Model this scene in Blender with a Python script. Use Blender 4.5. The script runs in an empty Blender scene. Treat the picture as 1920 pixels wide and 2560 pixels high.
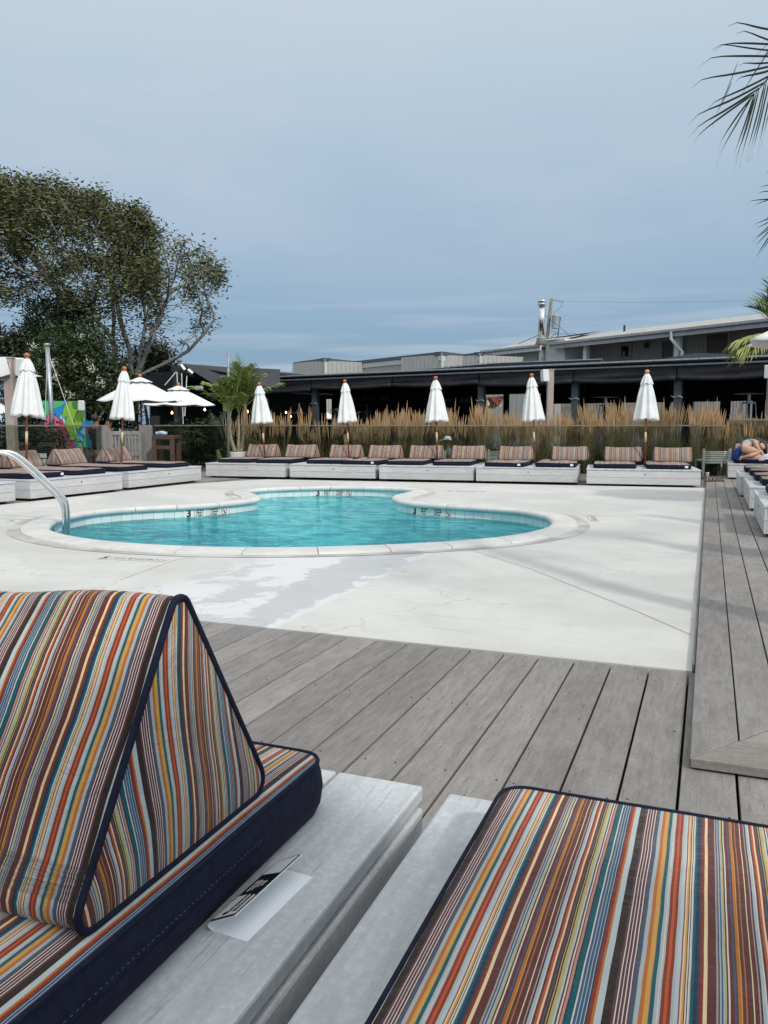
import bpy, math, random
import numpy as np
from mathutils import noise as mnoise
from mathutils import Vector, Matrix, Euler
R = math.radians
random.seed(7); np.random.seed(7)
S = bpy.context.scene

# ------------------------------------------------------------------ camera
F, HC = 2040.0, 1.2                      # focal length in source pixels, eye height
PITCH = math.atan(217 / F); YAW = math.atan(815 / (F / math.cos(PITCH)))
cd = bpy.data.cameras.new('camera'); cam = bpy.data.objects.new('camera', cd)
S.collection.objects.link(cam); S.camera = cam
cam.location = (0, 0, HC); cam.rotation_euler = (R(90) - PITCH, 0, YAW)
cd.sensor_fit = 'VERTICAL'; cd.sensor_height = 36; cd.lens = F / 2560 * 36
cd.clip_start = 0.05; cd.clip_end = 2000
S.render.resolution_x = 768; S.render.resolution_y = 1024

# ------------------------------------------------------------------ light
SUN_EL, SUN_AZ = R(38), math.atan2(-.62, .79)     # direction towards the sun in the ground plane
sd = bpy.data.lights.new('sun', 'SUN'); so = bpy.data.objects.new('sun', sd); S.collection.objects.link(so)
sd.energy = 1.9; sd.angle = R(3.5); sd.color = (1, .94, .86)
tosun = Vector((math.cos(SUN_AZ) * math.cos(SUN_EL), math.sin(SUN_AZ) * math.cos(SUN_EL), math.sin(SUN_EL)))
so.rotation_euler = tosun.to_track_quat('Z', 'Y').to_euler()
w = bpy.data.worlds.new('World'); S.world = w; w.use_nodes = True
nt = w.node_tree; N = nt.nodes; L = nt.links; N.clear()
def wn(t, **k):
    n = N.new(t)
    for a, b in k.items(): setattr(n, a, b)
    return n
out = wn('ShaderNodeOutputWorld'); bg = wn('ShaderNodeBackground'); L.new(bg.outputs[0], out.inputs[0])
sky = wn('ShaderNodeTexSky'); sky.sky_type = 'NISHITA'; sky.sun_disc = False
sky.sun_elevation = SUN_EL; sky.sun_rotation = R(90) - SUN_AZ; sky.air_density = 1.2; sky.dust_density = 2.5
tc = wn('ShaderNodeTexCoord'); sep = wn('ShaderNodeSeparateXYZ'); L.new(tc.outputs['Generated'], sep.inputs[0])
rp = wn('ShaderNodeValToRGB'); L.new(sep.outputs[2], rp.inputs[0])
er = rp.color_ramp.elements
stops = [(0.0, (.24, .375, .53)), (.07, (.25, .40, .555)), (.14, (.30, .455, .62)), (.25, (.40, .545, .69)), (.36, (.505, .635, .75)),
         (.46, (.60, .715, .80)), (.62, (.78, .82, .84)), (1.0, (.86, .87, .87))]
er[0].position = stops[0][0]; er[0].color = (*stops[0][1], 1); er[1].position = 1; er[1].color = (*stops[-1][1], 1)
for p, c in stops[1:-1]:
    e = er.new(p); e.color = (*c, 1)
# thin cloud: long streaks low down, broad soft veils higher up
mp = wn('ShaderNodeMapping'); mp.inputs['Scale'].default_value = (1.6, 1.6, 26); L.new(tc.outputs['Generated'], mp.inputs[0])
n1 = wn('ShaderNodeTexNoise'); n1.inputs['Scale'].default_value = 2.2; n1.inputs['Detail'].default_value = 7; n1.inputs['Distortion'].default_value = .4; L.new(mp.outputs[0], n1.inputs[0])
mp2 = wn('ShaderNodeMapping'); mp2.inputs['Scale'].default_value = (1.0, 1.0, 3.2); mp2.inputs['Rotation'].default_value = (.2, .25, 0); L.new(tc.outputs['Generated'], mp2.inputs[0])
n2 = wn('ShaderNodeTexNoise'); n2.inputs['Scale'].default_value = 2.0; n2.inputs['Detail'].default_value = 5; n2.inputs['Roughness'].default_value = .55; L.new(mp2.outputs[0], n2.inputs[0])
def wmath(op, a, b=None, clamp=False):
    m = wn('ShaderNodeMath', operation=op, use_clamp=clamp)
    for i, x in enumerate((a, b)):
        if x is None: continue
        if isinstance(x, (int, float)): m.inputs[i].default_value = x
        else: L.new(x, m.inputs[i])
    return m.outputs[0]
def wrange(v, a, b, c, d):
    m = wn('ShaderNodeMapRange'); m.interpolation_type = 'SMOOTHSTEP'; L.new(v, m.inputs[0])
    for i, x in enumerate((a, b, c, d)): m.inputs[i + 1].default_value = x
    return m.outputs[0]
low = wmath('MULTIPLY', wrange(n1.outputs[0], .44, .68, 0, .46), wrange(sep.outputs[2], .20, .05, 0, 1))
hi = wmath('MULTIPLY', wrange(n2.outputs[0], .38, .68, 0, .42), wrange(sep.outputs[2], .10, .3, 0, 1))
fac = wmath('ADD', low, hi, True)
mx = wn('ShaderNodeMix', data_type='RGBA'); L.new(fac, mx.inputs[0]); L.new(rp.outputs[0], mx.inputs[6]); mx.inputs[7].default_value = (.66, .70, .80, 1)
# around the sun the overcast glows brighter
dt = wn('ShaderNodeVectorMath', operation='DOT_PRODUCT'); L.new(tc.outputs['Generated'], dt.inputs[0]); dt.inputs[1].default_value = tosun
glow = wrange(dt.outputs['Value'], .0, 1.0, 1.0, 1.75)
vm = wn('ShaderNodeVectorMath', operation='SCALE'); L.new(mx.outputs[2], vm.inputs[0]); L.new(glow, vm.inputs['Scale'])
sk = wn('ShaderNodeVectorMath', operation='SCALE'); L.new(sky.outputs[0], sk.inputs[0]); sk.inputs['Scale'].default_value = .07
m2 = wn('ShaderNodeMix', data_type='RGBA'); m2.inputs[0].default_value = .10; L.new(vm.outputs[0], m2.inputs[6]); L.new(sk.outputs[0], m2.inputs[7])
L.new(m2.outputs[2], bg.inputs[0]); bg.inputs[1].default_value = 1.0
S.view_settings.view_transform = 'Standard'; S.view_settings.look = 'None'; S.view_settings.gamma = 1; S.view_settings.exposure = 0.0
S.cycles.max_bounces = 8; S.cycles.transparent_max_bounces = 16; S.cycles.caustics_reflective = False; S.cycles.caustics_refractive = False

# ------------------------------------------------------------------ picture -> place
CY, SY, CP, SP = math.cos(YAW), math.sin(YAW), math.cos(PITCH), math.sin(PITCH)
def ray(x, y):
    dx, dz = (x - 960) / F, (1280 - y) / F
    Y = CP + dz * SP; Z = -SP + dz * CP
    return Vector((dx * CY - Y * SY, dx * SY + Y * CY, Z)), Y
def gp(x, y, z=0):                         # point at height z seen at that pixel
    r, _ = ray(x, y); return r * ((z - HC) / r.z) + Vector((0, 0, HC))
def at(x, y, D):                           # point D metres ahead seen at that pixel
    r, Y = ray(x, y); return r * (D / Y) + Vector((0, 0, HC))
def col(x, D, z=0):                        # point D metres ahead in that column at height z
    c = D * CP - (z - HC) * SP; X = (x - 960) / F * c
    return Vector((X * CY - D * SY, X * SY + D * CY, z))
FWD = Vector((-SY, CY, 0)); RGT = Vector((CY, SY, 0))

# ------------------------------------------------------------------ materials
def newmat(name):
    m = bpy.data.materials.new(name); m.use_nodes = True; return m, m.node_tree.nodes, m.node_tree.links, m.node_tree.nodes['Principled BSDF']
def c4(c): return (c[0], c[1], c[2], 1)
def coords(N, L, scale=(1, 1, 1), island=False, src='Object'):
    t = N.new('ShaderNodeTexCoord'); v = t.outputs[src]
    g = N.new('ShaderNodeNewGeometry'); o = N.new('ShaderNodeObjectInfo')
    a = N.new('ShaderNodeMath'); a.operation = 'MULTIPLY_ADD'; a.inputs[1].default_value = 37.0
    L.new(g.outputs['Random Per Island'] if island else o.outputs['Random'], a.inputs[0])
    if island:
        b = N.new('ShaderNodeMath'); b.operation = 'MULTIPLY'; L.new(o.outputs['Random'], b.inputs[0]); b.inputs[1].default_value = 91; L.new(b.outputs[0], a.inputs[2])
    mpn = N.new('ShaderNodeVectorMath'); mpn.operation = 'MULTIPLY_ADD'; L.new(v, mpn.inputs[0]); mpn.inputs[1].default_value = scale
    cv = N.new('ShaderNodeCombineXYZ')
    for i in range(3): L.new(a.outputs[0], cv.inputs[i])
    L.new(cv.outputs[0], mpn.inputs[2])
    return mpn.outputs[0], g
def noise(N, L, vec, scale, detail=4, rough=.5, dist=0):
    n = N.new('ShaderNodeTexNoise'); n.inputs['Scale'].default_value = scale; n.inputs['Detail'].default_value = detail
    n.inputs['Roughness'].default_value = rough; n.inputs['Distortion'].default_value = dist; L.new(vec, n.inputs['Vector']); return n.outputs[0]
def mrange(N, L, v, a, b, c=0., d=1., smooth=True):
    m = N.new('ShaderNodeMapRange'); m.interpolation_type = 'SMOOTHSTEP' if smooth else 'LINEAR'; L.new(v, m.inputs[0])
    for i, x in enumerate((a, b, c, d)): m.inputs[i + 1].default_value = x
    return m.outputs[0]
def mixc(N, L, f, a, b):
    m = N.new('ShaderNodeMix'); m.data_type = 'RGBA'
    if isinstance(f, (int, float)): m.inputs[0].default_value = f
    else: L.new(f, m.inputs[0])
    for i, x in ((6, a), (7, b)):
        if isinstance(x, tuple): m.inputs[i].default_value = c4(x)
        else: L.new(x, m.inputs[i])
    return m.outputs[2]
def bump(N, L, p, h, s, d=.01):
    b = N.new('ShaderNodeBump'); b.inputs['Strength'].default_value = s; b.inputs['Distance'].default_value = d; L.new(h, b.inputs['Height']); L.new(b.outputs[0], p.inputs['Normal']); return b
def simple(name, c, rough=.6, metal=0, c2=None, sc=6, bmp=0, spec=.5, emit=None, island=False, alpha=1):
    m, N, L, p = newmat(name)
    p.inputs['Base Color'].default_value = c4(c); p.inputs['Roughness'].default_value = rough; p.inputs['Metallic'].default_value = metal
    p.inputs['Specular IOR Level'].default_value = spec
    if c2 or bmp:
        v, g = coords(N, L, island=island); n = noise(N, L, v, sc, 6, .6)
        if c2: L.new(mixc(N, L, mrange(N, L, n, .35, .68), c, c2), p.inputs['Base Color'])
        if bmp: bump(N, L, p, n, bmp)
    if emit: p.inputs['Emission Color'].default_value = c4(emit[0]); p.inputs['Emission Strength'].default_value = emit[1]
    return m
def wood(name, ca, cb, axis=1, scale=1.0, rough=.75, crack=.35, var=.25, bmp=.4, stain=None, streak=14):
    m, N, L, p = newmat(name)
    sc = [streak * scale] * 3; sc[axis] = 1.7 * scale
    v, g = coords(N, L, tuple(sc), True)
    fine = noise(N, L, v, 4.0, 8, .62, .3); coarse = noise(N, L, v, .8, 5, .6, .5)
    sc2 = [2.2] * 3; sc2[axis] = 1.0; v2, _ = coords(N, L, tuple(sc2), True); blot = noise(N, L, v2, 2.0, 6, .65)
    f = N.new('ShaderNodeMath'); f.operation = 'MULTIPLY_ADD'; L.new(fine, f.inputs[0]); f.inputs[1].default_value = .65; 
    f2 = N.new('ShaderNodeMath'); f2.operation = 'MULTIPLY'; L.new(coarse, f2.inputs[0]); f2.inputs[1].default_value = .35; L.new(f2.outputs[0], f.inputs[2])
    c = mixc(N, L, mrange(N, L, f.outputs[0], .34, .68), ca, cb)
    dark = tuple(x * .62 for x in ca); light = tuple(min(1, x * 1.25) for x in cb)
    c = mixc(N, L, mrange(N, L, blot, .44, .74, 0, .5), c, light if stain is None else stain)
    v4, _ = coords(N, L, (1, 1, 1), True); spk = noise(N, L, v4, 85, 4, .65); sc5 = [3.0] * 3; sc5[axis] = 1.5; v5, _ = coords(N, L, tuple(sc5), True); ch = noise(N, L, v5, 5.5, 6, .75, 1.0)
    c = mixc(N, L, mrange(N, L, spk, .40, .64, .22, 0), c, dark); c = mixc(N, L, mrange(N, L, spk, .56, .74, 0, .25), c, light)
    c = mixc(N, L, mrange(N, L, ch, .66, .73, 0, .55), c, dark)
    # short cracks along the grain
    sc3 = [110 * scale] * 3; sc3[axis] = 7 * scale; v3, _ = coords(N, L, tuple(sc3), True); cr = noise(N, L, v3, 1.0, 3, .6)
    c = mixc(N, L, mrange(N, L, cr, .60, .70, 0, crack), c, dark)
    hs = N.new('ShaderNodeHueSaturation'); L.new(c, hs.inputs['Color'])
    L.new(mrange(N, L, g.outputs['Random Per Island'], 0, 1, 1 - var, 1 + var, False), hs.inputs['Value']); L.new(hs.outputs[0], p.inputs['Base Color'])
    p.inputs['Roughness'].default_value = rough; p.inputs['Specular IOR Level'].default_value = .3
    ad = N.new('ShaderNodeMath'); ad.operation = 'SUBTRACT'; L.new(fine, ad.inputs[0]); L.new(mrange(N, L, cr, .6, .7, 0, .6), ad.inputs[1])
    bump(N, L, p, ad.outputs[0], bmp, .004); return m
def glassmat(name, tint, refl=1.0, rough=.02):
    m, N, L, p = newmat(name); N.remove(p); o = N['Material Output']
    t = N.new('ShaderNodeBsdfTransparent'); t.inputs[0].default_value = c4(tint); g = N.new('ShaderNodeBsdfGlossy'); g.inputs['Roughness'].default_value = rough
    fr = N.new('ShaderNodeFresnel'); fr.inputs['IOR'].default_value = 1.45; mm = N.new('ShaderNodeMath'); mm.operation = 'MULTIPLY'; L.new(fr.outputs[0], mm.inputs[0]); mm.inputs[1].default_value = refl
    mx = N.new('ShaderNodeMixShader'); L.new(mm.outputs[0], mx.inputs[0]); L.new(t.outputs[0], mx.inputs[1]); L.new(g.outputs[0], mx.inputs[2]); L.new(mx.outputs[0], o.inputs[0]); return m
def srgb(h):
    h = h.lstrip('#'); v = [int(h[i:i + 2], 16) / 255 for i in (0, 2, 4)]
    return tuple((x / 12.92 if x <= .04045 else ((x + .055) / 1.055) ** 2.4) for x in v)

PERIOD = .208
def stripes(name):
    m, N, L, p = newmat(name)
    C = dict(lb='#a8aeab', dbr='#33261f', pur='#5b3a40', w='#d8c9bb', slate='#4a5566', ora='#b5692f', ye='#c9974a', te='#12585c', red='#85351f', org='#b8542c',
             mv='#8c4652', cr='#e0c79b', dk='#2a2a33', nv='#26344f', rb='#65302b', tan='#ad7350', bl='#3d5873', br='#5f3828', ol='#b3a56c', lt='#b4bdbb', brn='#4a3d3a', pk='#b98a78')
    C = {k: srgb(v) for k, v in C.items()}
    seq = [('lt', 1.2), ('dbr', 4), ('pur', 1.4), ('w', .5), ('pur', 1.3), ('w', .5), ('pur', 1.3), ('w', .5), ('pur', 1.3), ('w', .5), ('pur', .8), ('slate', 2), ('lb', 2), ('ora', 2), ('ye', 2.4), ('slate', .6), ('te', 1.6), ('lb', 1.6), ('w', .4), ('lb', 1.0), ('red', 1.6), ('org', 1.5), ('red', 1.6), ('lb', 1.4), ('lt', 1.8), ('mv', .7), ('cr', .8), ('ye', 1.0),
           ('dk', .4), ('w', .7), ('dk', .4), ('w', .7), ('lb', .5), ('te', 1.4), ('nv', 1.8), ('brn', 1.2), ('red', 1.5), ('cr', 1.8), ('rb', 2.6), ('brn', 1.6), ('pk', .9), ('bl', .8), ('lb', .7), ('bl', .8), ('lb', .6), ('ol', .9), ('brn', .8), ('w', .8), ('rb', 1.8), ('slate', 1.0), ('brn', .7), ('ora', 1.5), ('ye', .5),
           ('br', 1.6), ('tan', .5), ('rb', 1.8), ('brn', .9), ('cr', .6), ('rb', 1.4), ('brn', .6), ('pk', .7), ('nv', .9), ('lb', 1.6), ('w', .5), ('pur', 1.2), ('org', 1.2), ('cr', 1.0), ('rb', 1.2), ('slate', .8), ('dk', .7), ('ye', .6), ('dk', .6), ('ol', 2.0), ('lt', 1.0), ('brn', .8), ('w', .8), ('red', .7), ('pk', 1.3), ('nv', .9), ('te', 2.8), ('w', .8), ('bl', 1.3), ('lb', .45), ('bl', 1.3), ('lb', .45), ('bl', 1.3), ('lb', .45), ('nv', .8), ('red', 1.8), ('ora', 1.3), ('lt', 2.0)]
    tot = sum(x[1] for x in seq)
    uv = N.new('ShaderNodeTexCoord'); sp = N.new('ShaderNodeSeparateXYZ'); L.new(uv.outputs['UV'], sp.inputs[0])
    # thread-level waviness
    wv = noise(N, L, uv.outputs['UV'], 6, 2); ma = N.new('ShaderNodeMath'); ma.operation = 'MULTIPLY_ADD'; L.new(wv, ma.inputs[0]); ma.inputs[1].default_value = .004; L.new(sp.outputs[0], ma.inputs[2])
    dv = N.new('ShaderNodeMath'); dv.operation = 'DIVIDE'; L.new(ma.outputs[0], dv.inputs[0]); dv.inputs[1].default_value = PERIOD
    fr = N.new('ShaderNodeMath'); fr.operation = 'FRACT'; L.new(dv.outputs[0], fr.inputs[0])
    chunks = [seq[i:i + 27] for i in range(0, len(seq), 27)]; acc = 0; cur = None
    for ch in chunks:
        w0 = sum(x[1] for x in ch); a, b = acc / tot, (acc + w0) / tot
        r = N.new('ShaderNodeValToRGB'); r.color_ramp.interpolation = 'CONSTANT'
        L.new(mrange(N, L, fr.outputs[0], a, b, 0, 1, False), r.inputs[0]); t = 0; el = r.color_ramp.elements
        for i, (k, ww) in enumerate(ch):
            if i == 0: el[0].position = 0; el[0].color = c4(C[k])
            elif i == 1: el[1].position = t / w0; el[1].color = c4(C[k])
            else: e = el.new(t / w0); e.color = c4(C[k])
            t += ww
        if cur is None: cur = r.outputs[0]
        else:
            gt = N.new('ShaderNodeMath'); gt.operation = 'GREATER_THAN'; L.new(fr.outputs[0], gt.inputs[0]); gt.inputs[1].default_value = a
            cur = mixc(N, L, gt.outputs[0], cur, r.outputs[0])
        acc += w0
    # woven yarn: fine ribs along the stripe
    mp = N.new('ShaderNodeVectorMath'); mp.operation = 'MULTIPLY'; L.new(uv.outputs['UV'], mp.inputs[0]); mp.inputs[1].default_value = (1, 1, 1)
    wt = N.new('ShaderNodeTexWave'); wt.bands_direction = 'Y'; wt.inputs['Scale'].default_value = 150; wt.inputs['Distortion'].default_value = 1.5; wt.inputs['Detail'].default_value = 1; L.new(mp.outputs[0], wt.inputs[0])
    ns = noise(N, L, uv.outputs['UV'], 9, 5, .6)
    hs = N.new('ShaderNodeHueSaturation'); L.new(cur, hs.inputs['Color'])
    v1 = mrange(N, L, wt.outputs['Fac'], 0, 1, .90, 1.04, False); v2 = mrange(N, L, ns, .3, .7, .90, 1.08, False)
    vm = N.new('ShaderNodeMath'); vm.operation = 'MULTIPLY'; L.new(v1, vm.inputs[0]); L.new(v2, vm.inputs[1]); L.new(vm.outputs[0], hs.inputs['Value'])
    L.new(hs.outputs[0], p.inputs['Base Color']); p.inputs['Roughness'].default_value = .9; p.inputs['Specular IOR Level'].default_value = .15
    p.inputs['Sheen Weight'].default_value = .15
    wr = noise(N, L, uv.outputs['UV'], 8, 4, .55, 1.2); b1 = N.new('ShaderNodeBump'); b1.inputs['Strength'].default_value = .8; b1.inputs['Distance'].default_value = .016; L.new(wr, b1.inputs['Height'])
    b2 = bump(N, L, p, wt.outputs['Fac'], .3, .001); L.new(b1.outputs[0], b2.inputs['Normal']); return m

M = {}
M['stripe'] = stripes('striped_canvas')
M['navy'] = simple('navy_canvas', (.0055, .007, .020), .85, c2=(.010, .012, .030), sc=60, bmp=.1, spec=.25)
M['white_canvas'] = simple('white_canvas', (.80, .80, .78), .85, c2=(.72, .72, .70), sc=4, bmp=.15, spec=.2)
M['deck'] = wood('weathered_deck', (.207, .191, .177), (.298, .281, .265), 1, 1, .8, .5, .13, streak=11)
M['deck_x'] = wood('weathered_deck_across', (.215, .195, .175), (.31, .288, .262), 0, 1, .8, .55, .16)
M['whitewood'] = wood('whitewashed_wood', (.47, .49, .505), (.62, .64, .65), 1, .8, .6, .28, .05, .3, stain=(.68, .695, .70))
M['whitewood_x'] = wood('whitewashed_side', (.50, .49, .485), (.63, .62, .61), 0, .8, .65, .14, .05, .3, stain=(.69, .68, .67))
M['greywood'] = wood('grey_fence_wood', (.20, .19, .18), (.36, .34, .32), 2, 1, .85, .4, .15)
M['tanpost'] = wood('tan_post_wood', (.36, .29, .24), (.50, .42, .36), 2, .8, .8, .2, .06)
M['teak'] = simple('varnished_teak', (.24, .075, .03), .35, c2=(.32, .11, .045), sc=9)
M['finial'] = simple('finial_wood', (.42, .13, .06), .4, c2=(.50, .17, .08), sc=12)
M['finial_pale'] = simple('pale_finial_wood', (.55, .33, .12), .4)
M['redpole'] = simple('reddish_pole', (.16, .04, .025), .4)
M['brass'] = simple('pale_label', (.62, .50, .30), .5)
M['steel'] = simple('stainless_steel', (.72, .72, .72), .16, 1.0, c2=(.62, .62, .62), sc=5)
M['galv'] = simple('galvanised_steel', (.42, .46, .48), .4, .7, c2=(.34, .37, .39), sc=10)
M['black'] = simple('black_paint', (.010, .011, .014), .6, c2=(.016, .017, .02), sc=3)
M['blackcloth'] = simple('black_canvas', (.010, .010, .013), .75, c2=(.022, .022, .027), sc=3, bmp=.5)
M['void'] = simple('shade_black', (.004, .004, .005), .9)  # near-black paints the shade of interiors and board gaps; also screws, cords
M['column'] = simple('slate_paint', (.045, .06, .065), .5, c2=(.06, .075, .08), sc=6)
M['roofedge'] = simple('metal_roof', (.40, .42, .44), .45, .3, c2=(.30, .31, .33), sc=8)
M['slateroof'] = simple('slate_grey_metal', (.06, .072, .078), .5, c2=(.08, .09, .095), sc=4)
M['white'] = simple('white_plastic', (.76, .76, .74), .45)
M['pot'] = simple('white_pot', (.74, .73, .71), .5, c2=(.66, .65, .63), sc=5)
M['fenceglass'] = glassmat('fence_glass', (.74, .78, .75), .22)
M['rail'] = simple('fence_rail', (.24, .22, .20), .5, .3)
M['soil'] = simple('soil', (.03, .022, .015), .95, c2=(.05, .035, .025), sc=20, bmp=.5)
M['leafpalm'] = simple('palm_leaf', (.11, .18, .035), .5, c2=(.24, .30, .08), sc=2, island=True)
M['leafpalm_y'] = simple('yellowing_palm_leaf', (.22, .25, .06), .5, c2=(.36, .35, .12), sc=2, island=True)
M['leafpalm_d'] = simple('dark_palm_leaf', (.016, .022, .010), .5, c2=(.035, .045, .018), sc=3, island=True)
M['palmtrunk'] = simple('palm_trunk', (.22, .17, .10), .85, c2=(.34, .30, .18), sc=14, bmp=.4)
M['bark'] = simple('grey_bark', (.22, .20, .17), .9, c2=(.38, .35, .31), sc=7, bmp=.6)

# ------------------------------------------------------------------ mesh builder
class MB:
    def __init__(s): s.v = []; s.f = []; s.m = []; s.uv = []
    def add(s, vs, fs, m=0, uvs=None, T=None):
        b = len(s.v)
        for p in vs:
            p = Vector(p); s.v.append(tuple(T @ p) if T else tuple(p))
        for i, f in enumerate(fs):
            s.f.append(tuple(b + k for k in f)); s.m.append(m); s.uv.append([uvs[k] for k in f] if uvs else None)
        return s
    def box(s, x0, x1, y0, y1, z0, z1, m=0, T=None):
        vs = [(x0, y0, z0), (x1, y0, z0), (x1, y1, z0), (x0, y1, z0), (x0, y0, z1), (x1, y0, z1), (x1, y1, z1), (x0, y1, z1)]
        return s.add(vs, [(0, 3, 2, 1), (4, 5, 6, 7), (0, 1, 5, 4), (1, 2, 6, 5), (2, 3, 7, 6), (3, 0, 4, 7)], m, None, T)
    def prism(s, poly, z0, z1, m=0, T=None):       # poly (x,y) counter-clockwise
        n = len(poly); vs = [(x, y, z0) for x, y in poly] + [(x, y, z1) for x, y in poly]
        fs = [tuple(range(n - 1, -1, -1)), tuple(range(n, 2 * n))] + [(i, (i + 1) % n, n + (i + 1) % n, n + i) for i in range(n)]
        return s.add(vs, fs, m, None, T)
    def tube(s, pts, r, n=8, m=0, closed=False, cap=True, T=None):
        pts = [Vector(p) for p in pts]; k = len(pts); rr = r if isinstance(r, (list, tuple)) else [r] * k
        vs = []; up = None
        for i, p in enumerate(pts):
            a = pts[(i - 1) % k] if closed or i > 0 else p; b = pts[(i + 1) % k] if closed or i < k - 1 else p
            d = (b - a); d = d.normalized() if d.length > 1e-9 else Vector((0, 0, 1))
            if up is None: up = Vector((0, 0, 1)) if abs(d.z) < .9 else Vector((1, 0, 0))
            x = d.cross(up); x = x.normalized() if x.length > 1e-6 else d.orthogonal().normalized()
            y = x.cross(d).normalized(); up = y
            for j in range(n):
                t = 2 * math.pi * j / n; vs.append(p + (x * math.cos(t) + y * math.sin(t)) * rr[i])
        fs = []
        for i in range(k if closed else k - 1):
            for j in range(n):
                a, b = i * n + j, i * n + (j + 1) % n; c, d = ((i + 1) % k) * n + (j + 1) % n, ((i + 1) % k) * n + j
                fs.append((a, b, c, d))
        if cap and not closed: fs += [tuple(range(n - 1, -1, -1)), tuple((k - 1) * n + j for j in range(n))]
        return s.add(vs, fs, m, None, T)
    def lathe(s, prof, n=24, m=0, T=None, cap=True, fn=None):
        vs = []
        for r, z in prof:
            for j in range(n):
                t = 2 * math.pi * j / n; rr, zz = (fn(r, z, t) if fn else (r, z)); vs.append((rr * math.cos(t), rr * math.sin(t), zz))
        fs = [(i * n + j, i * n + (j + 1) % n, (i + 1) * n + (j + 1) % n, (i + 1) * n + j) for i in range(len(prof) - 1) for j in range(n)]
        if cap: fs += [tuple(range(n - 1, -1, -1)), tuple((len(prof) - 1) * n + j for j in range(n))]
        return s.add(vs, fs, m, None, T)
    def build(s, name, mats, parent=None, smooth=False, bevel=0, loc=None, autos=False):
        me = bpy.data.meshes.new(name); me.from_pydata(s.v, [], s.f)
        for mm in (mats if isinstance(mats, (list, tuple)) else [mats]): me.materials.append(mm)
        me.polygons.foreach_set('material_index', s.m)
        if any(u for u in s.uv):
            ul = me.uv_layers.new(name='UVMap'); flat = []
            for f, u in zip(s.f, s.uv): flat += [c for k in range(len(f)) for c in (u[k] if u else (0, 0))]
            ul.data.foreach_set('uv', flat)
        me.validate(); me.update()
        if smooth: me.polygons.foreach_set('use_smooth', [True] * len(me.polygons))
        o = bpy.data.objects.new(name, me); S.collection.objects.link(o)
        if parent: o.parent = parent
        if loc: o.location = loc
        if bevel:
            b = o.modifiers.new('bevel', 'BEVEL'); b.width = bevel; b.segments = 2; b.limit_method = 'ANGLE'; b.angle_limit = R(40); b.harden_normals = False
        if autos and smooth:
            me.polygons.foreach_set('use_smooth', [True] * len(me.polygons))
        return o
def tag(o, label=None, cat=None, group=None, kind=None):
    if label: o['label'] = label
    if cat: o['category'] = cat
    if group: o['group'] = group
    if kind: o['kind'] = kind
    return o
def thing(name, label, cat, loc=(0, 0, 0), rz=0, group=None):
    o = bpy.data.objects.new(name, None); S.collection.objects.link(o); o.location = loc; o.rotation_euler = (0, 0, rz); o.empty_display_size = .2
    return tag(o, label, cat, group)
KIDS = {}
def copy_tree(o, parent=None):
    c = o.copy(); S.collection.objects.link(c); c.parent = parent
    for ch in [x for x in S.objects if x.parent == o]: copy_tree(ch, c)
    return c
def inst(proto, used, label, loc, rz=0, group=None, parentless=True):
    o = proto if not used else copy_tree(proto)
    o.location = loc; o.rotation_euler = (0, 0, rz); o['label'] = label
    if group: o['group'] = group
    return o
def text_mb(body, size, mat, name='lettering', parent=None, bold=0.0, mtx=None, sx=1.0, loc=None):
    cu = bpy.data.curves.new('txt', 'FONT'); cu.body = body; cu.size = size; cu.extrude = .0008; cu.align_x = 'CENTER'; cu.align_y = 'CENTER'; cu.offset = bold
    ob = bpy.data.objects.new('txt', cu); S.collection.objects.link(ob); dg = bpy.context.evaluated_depsgraph_get()
    me = bpy.data.meshes.new_from_object(ob.evaluated_get(dg)); bpy.data.objects.remove(ob)
    mt = (mtx or Matrix.Identity(4)) @ Matrix.Diagonal((sx, 1, .2, 1)); me.transform(mt); me.materials.clear(); me.materials.append(mat); me.name = name
    o = bpy.data.objects.new(name, me); S.collection.objects.link(o)
    if parent: o.parent = parent
    return o

# ------------------------------------------------------------------ pool outline
rim_px = [(110, 1321), (130, 1302), (174, 1289), (231, 1279), (318, 1271.5), (405, 1267), (474, 1264), (555, 1258), (613, 1252), (641, 1247), (640, 1240), (618, 1232), (625, 1226), (665, 1222), (752, 1218.6), (839, 1217.2),
          (944, 1218.6), (1010, 1222), (1038, 1227), (1015, 1234), (990, 1241), (992, 1249), (1022, 1256), (1084, 1261), (1164, 1266), (1269, 1273), (1330, 1281), (1373, 1291), (1390, 1304), (1380, 1319), (1330, 1334), (1244, 1347),
          (1134, 1356.5), (1023, 1363), (900, 1368), (799, 1371), (690, 1372.5), (579, 1372), (490, 1370), (405, 1366.5), (320, 1361.5), (240, 1354), (174, 1344), (128, 1333)]
ctrl = [gp(x, y, .02).to_2d() for x, y in rim_px]
def resample(P, step):
    n = len(P); out = []
    for i in range(n):
        p0, p1, p2, p3 = P[i - 1], P[i], P[(i + 1) % n], P[(i + 2) % n]
        for k in range(24):
            t = k / 24; out.append(.5 * ((2 * p1) + (p2 - p0) * t + (2 * p0 - 5 * p1 + 4 * p2 - p3) * t * t + (3 * p1 - p0 - 3 * p2 + p3) * t ** 3))
    cum = [0]
    for i in range(len(out)): cum.append(cum[-1] + (out[(i + 1) % len(out)] - out[i]).length)
    m = int(cum[-1] / step); res = []; j = 0
    for k in range(m):
        d = cum[-1] * k / m
        while cum[j + 1] < d: j += 1
        a, b = out[j], out[(j + 1) % len(out)]; res.append(a.lerp(b, (d - cum[j]) / max(1e-9, cum[j + 1] - cum[j])))
    return res
rim = resample(ctrl, .06)
for _ in range(6): rim = [(rim[i - 1] + rim[i] * 2 + rim[(i + 1) % len(rim)]) / 4 for i in range(len(rim))]
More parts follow.
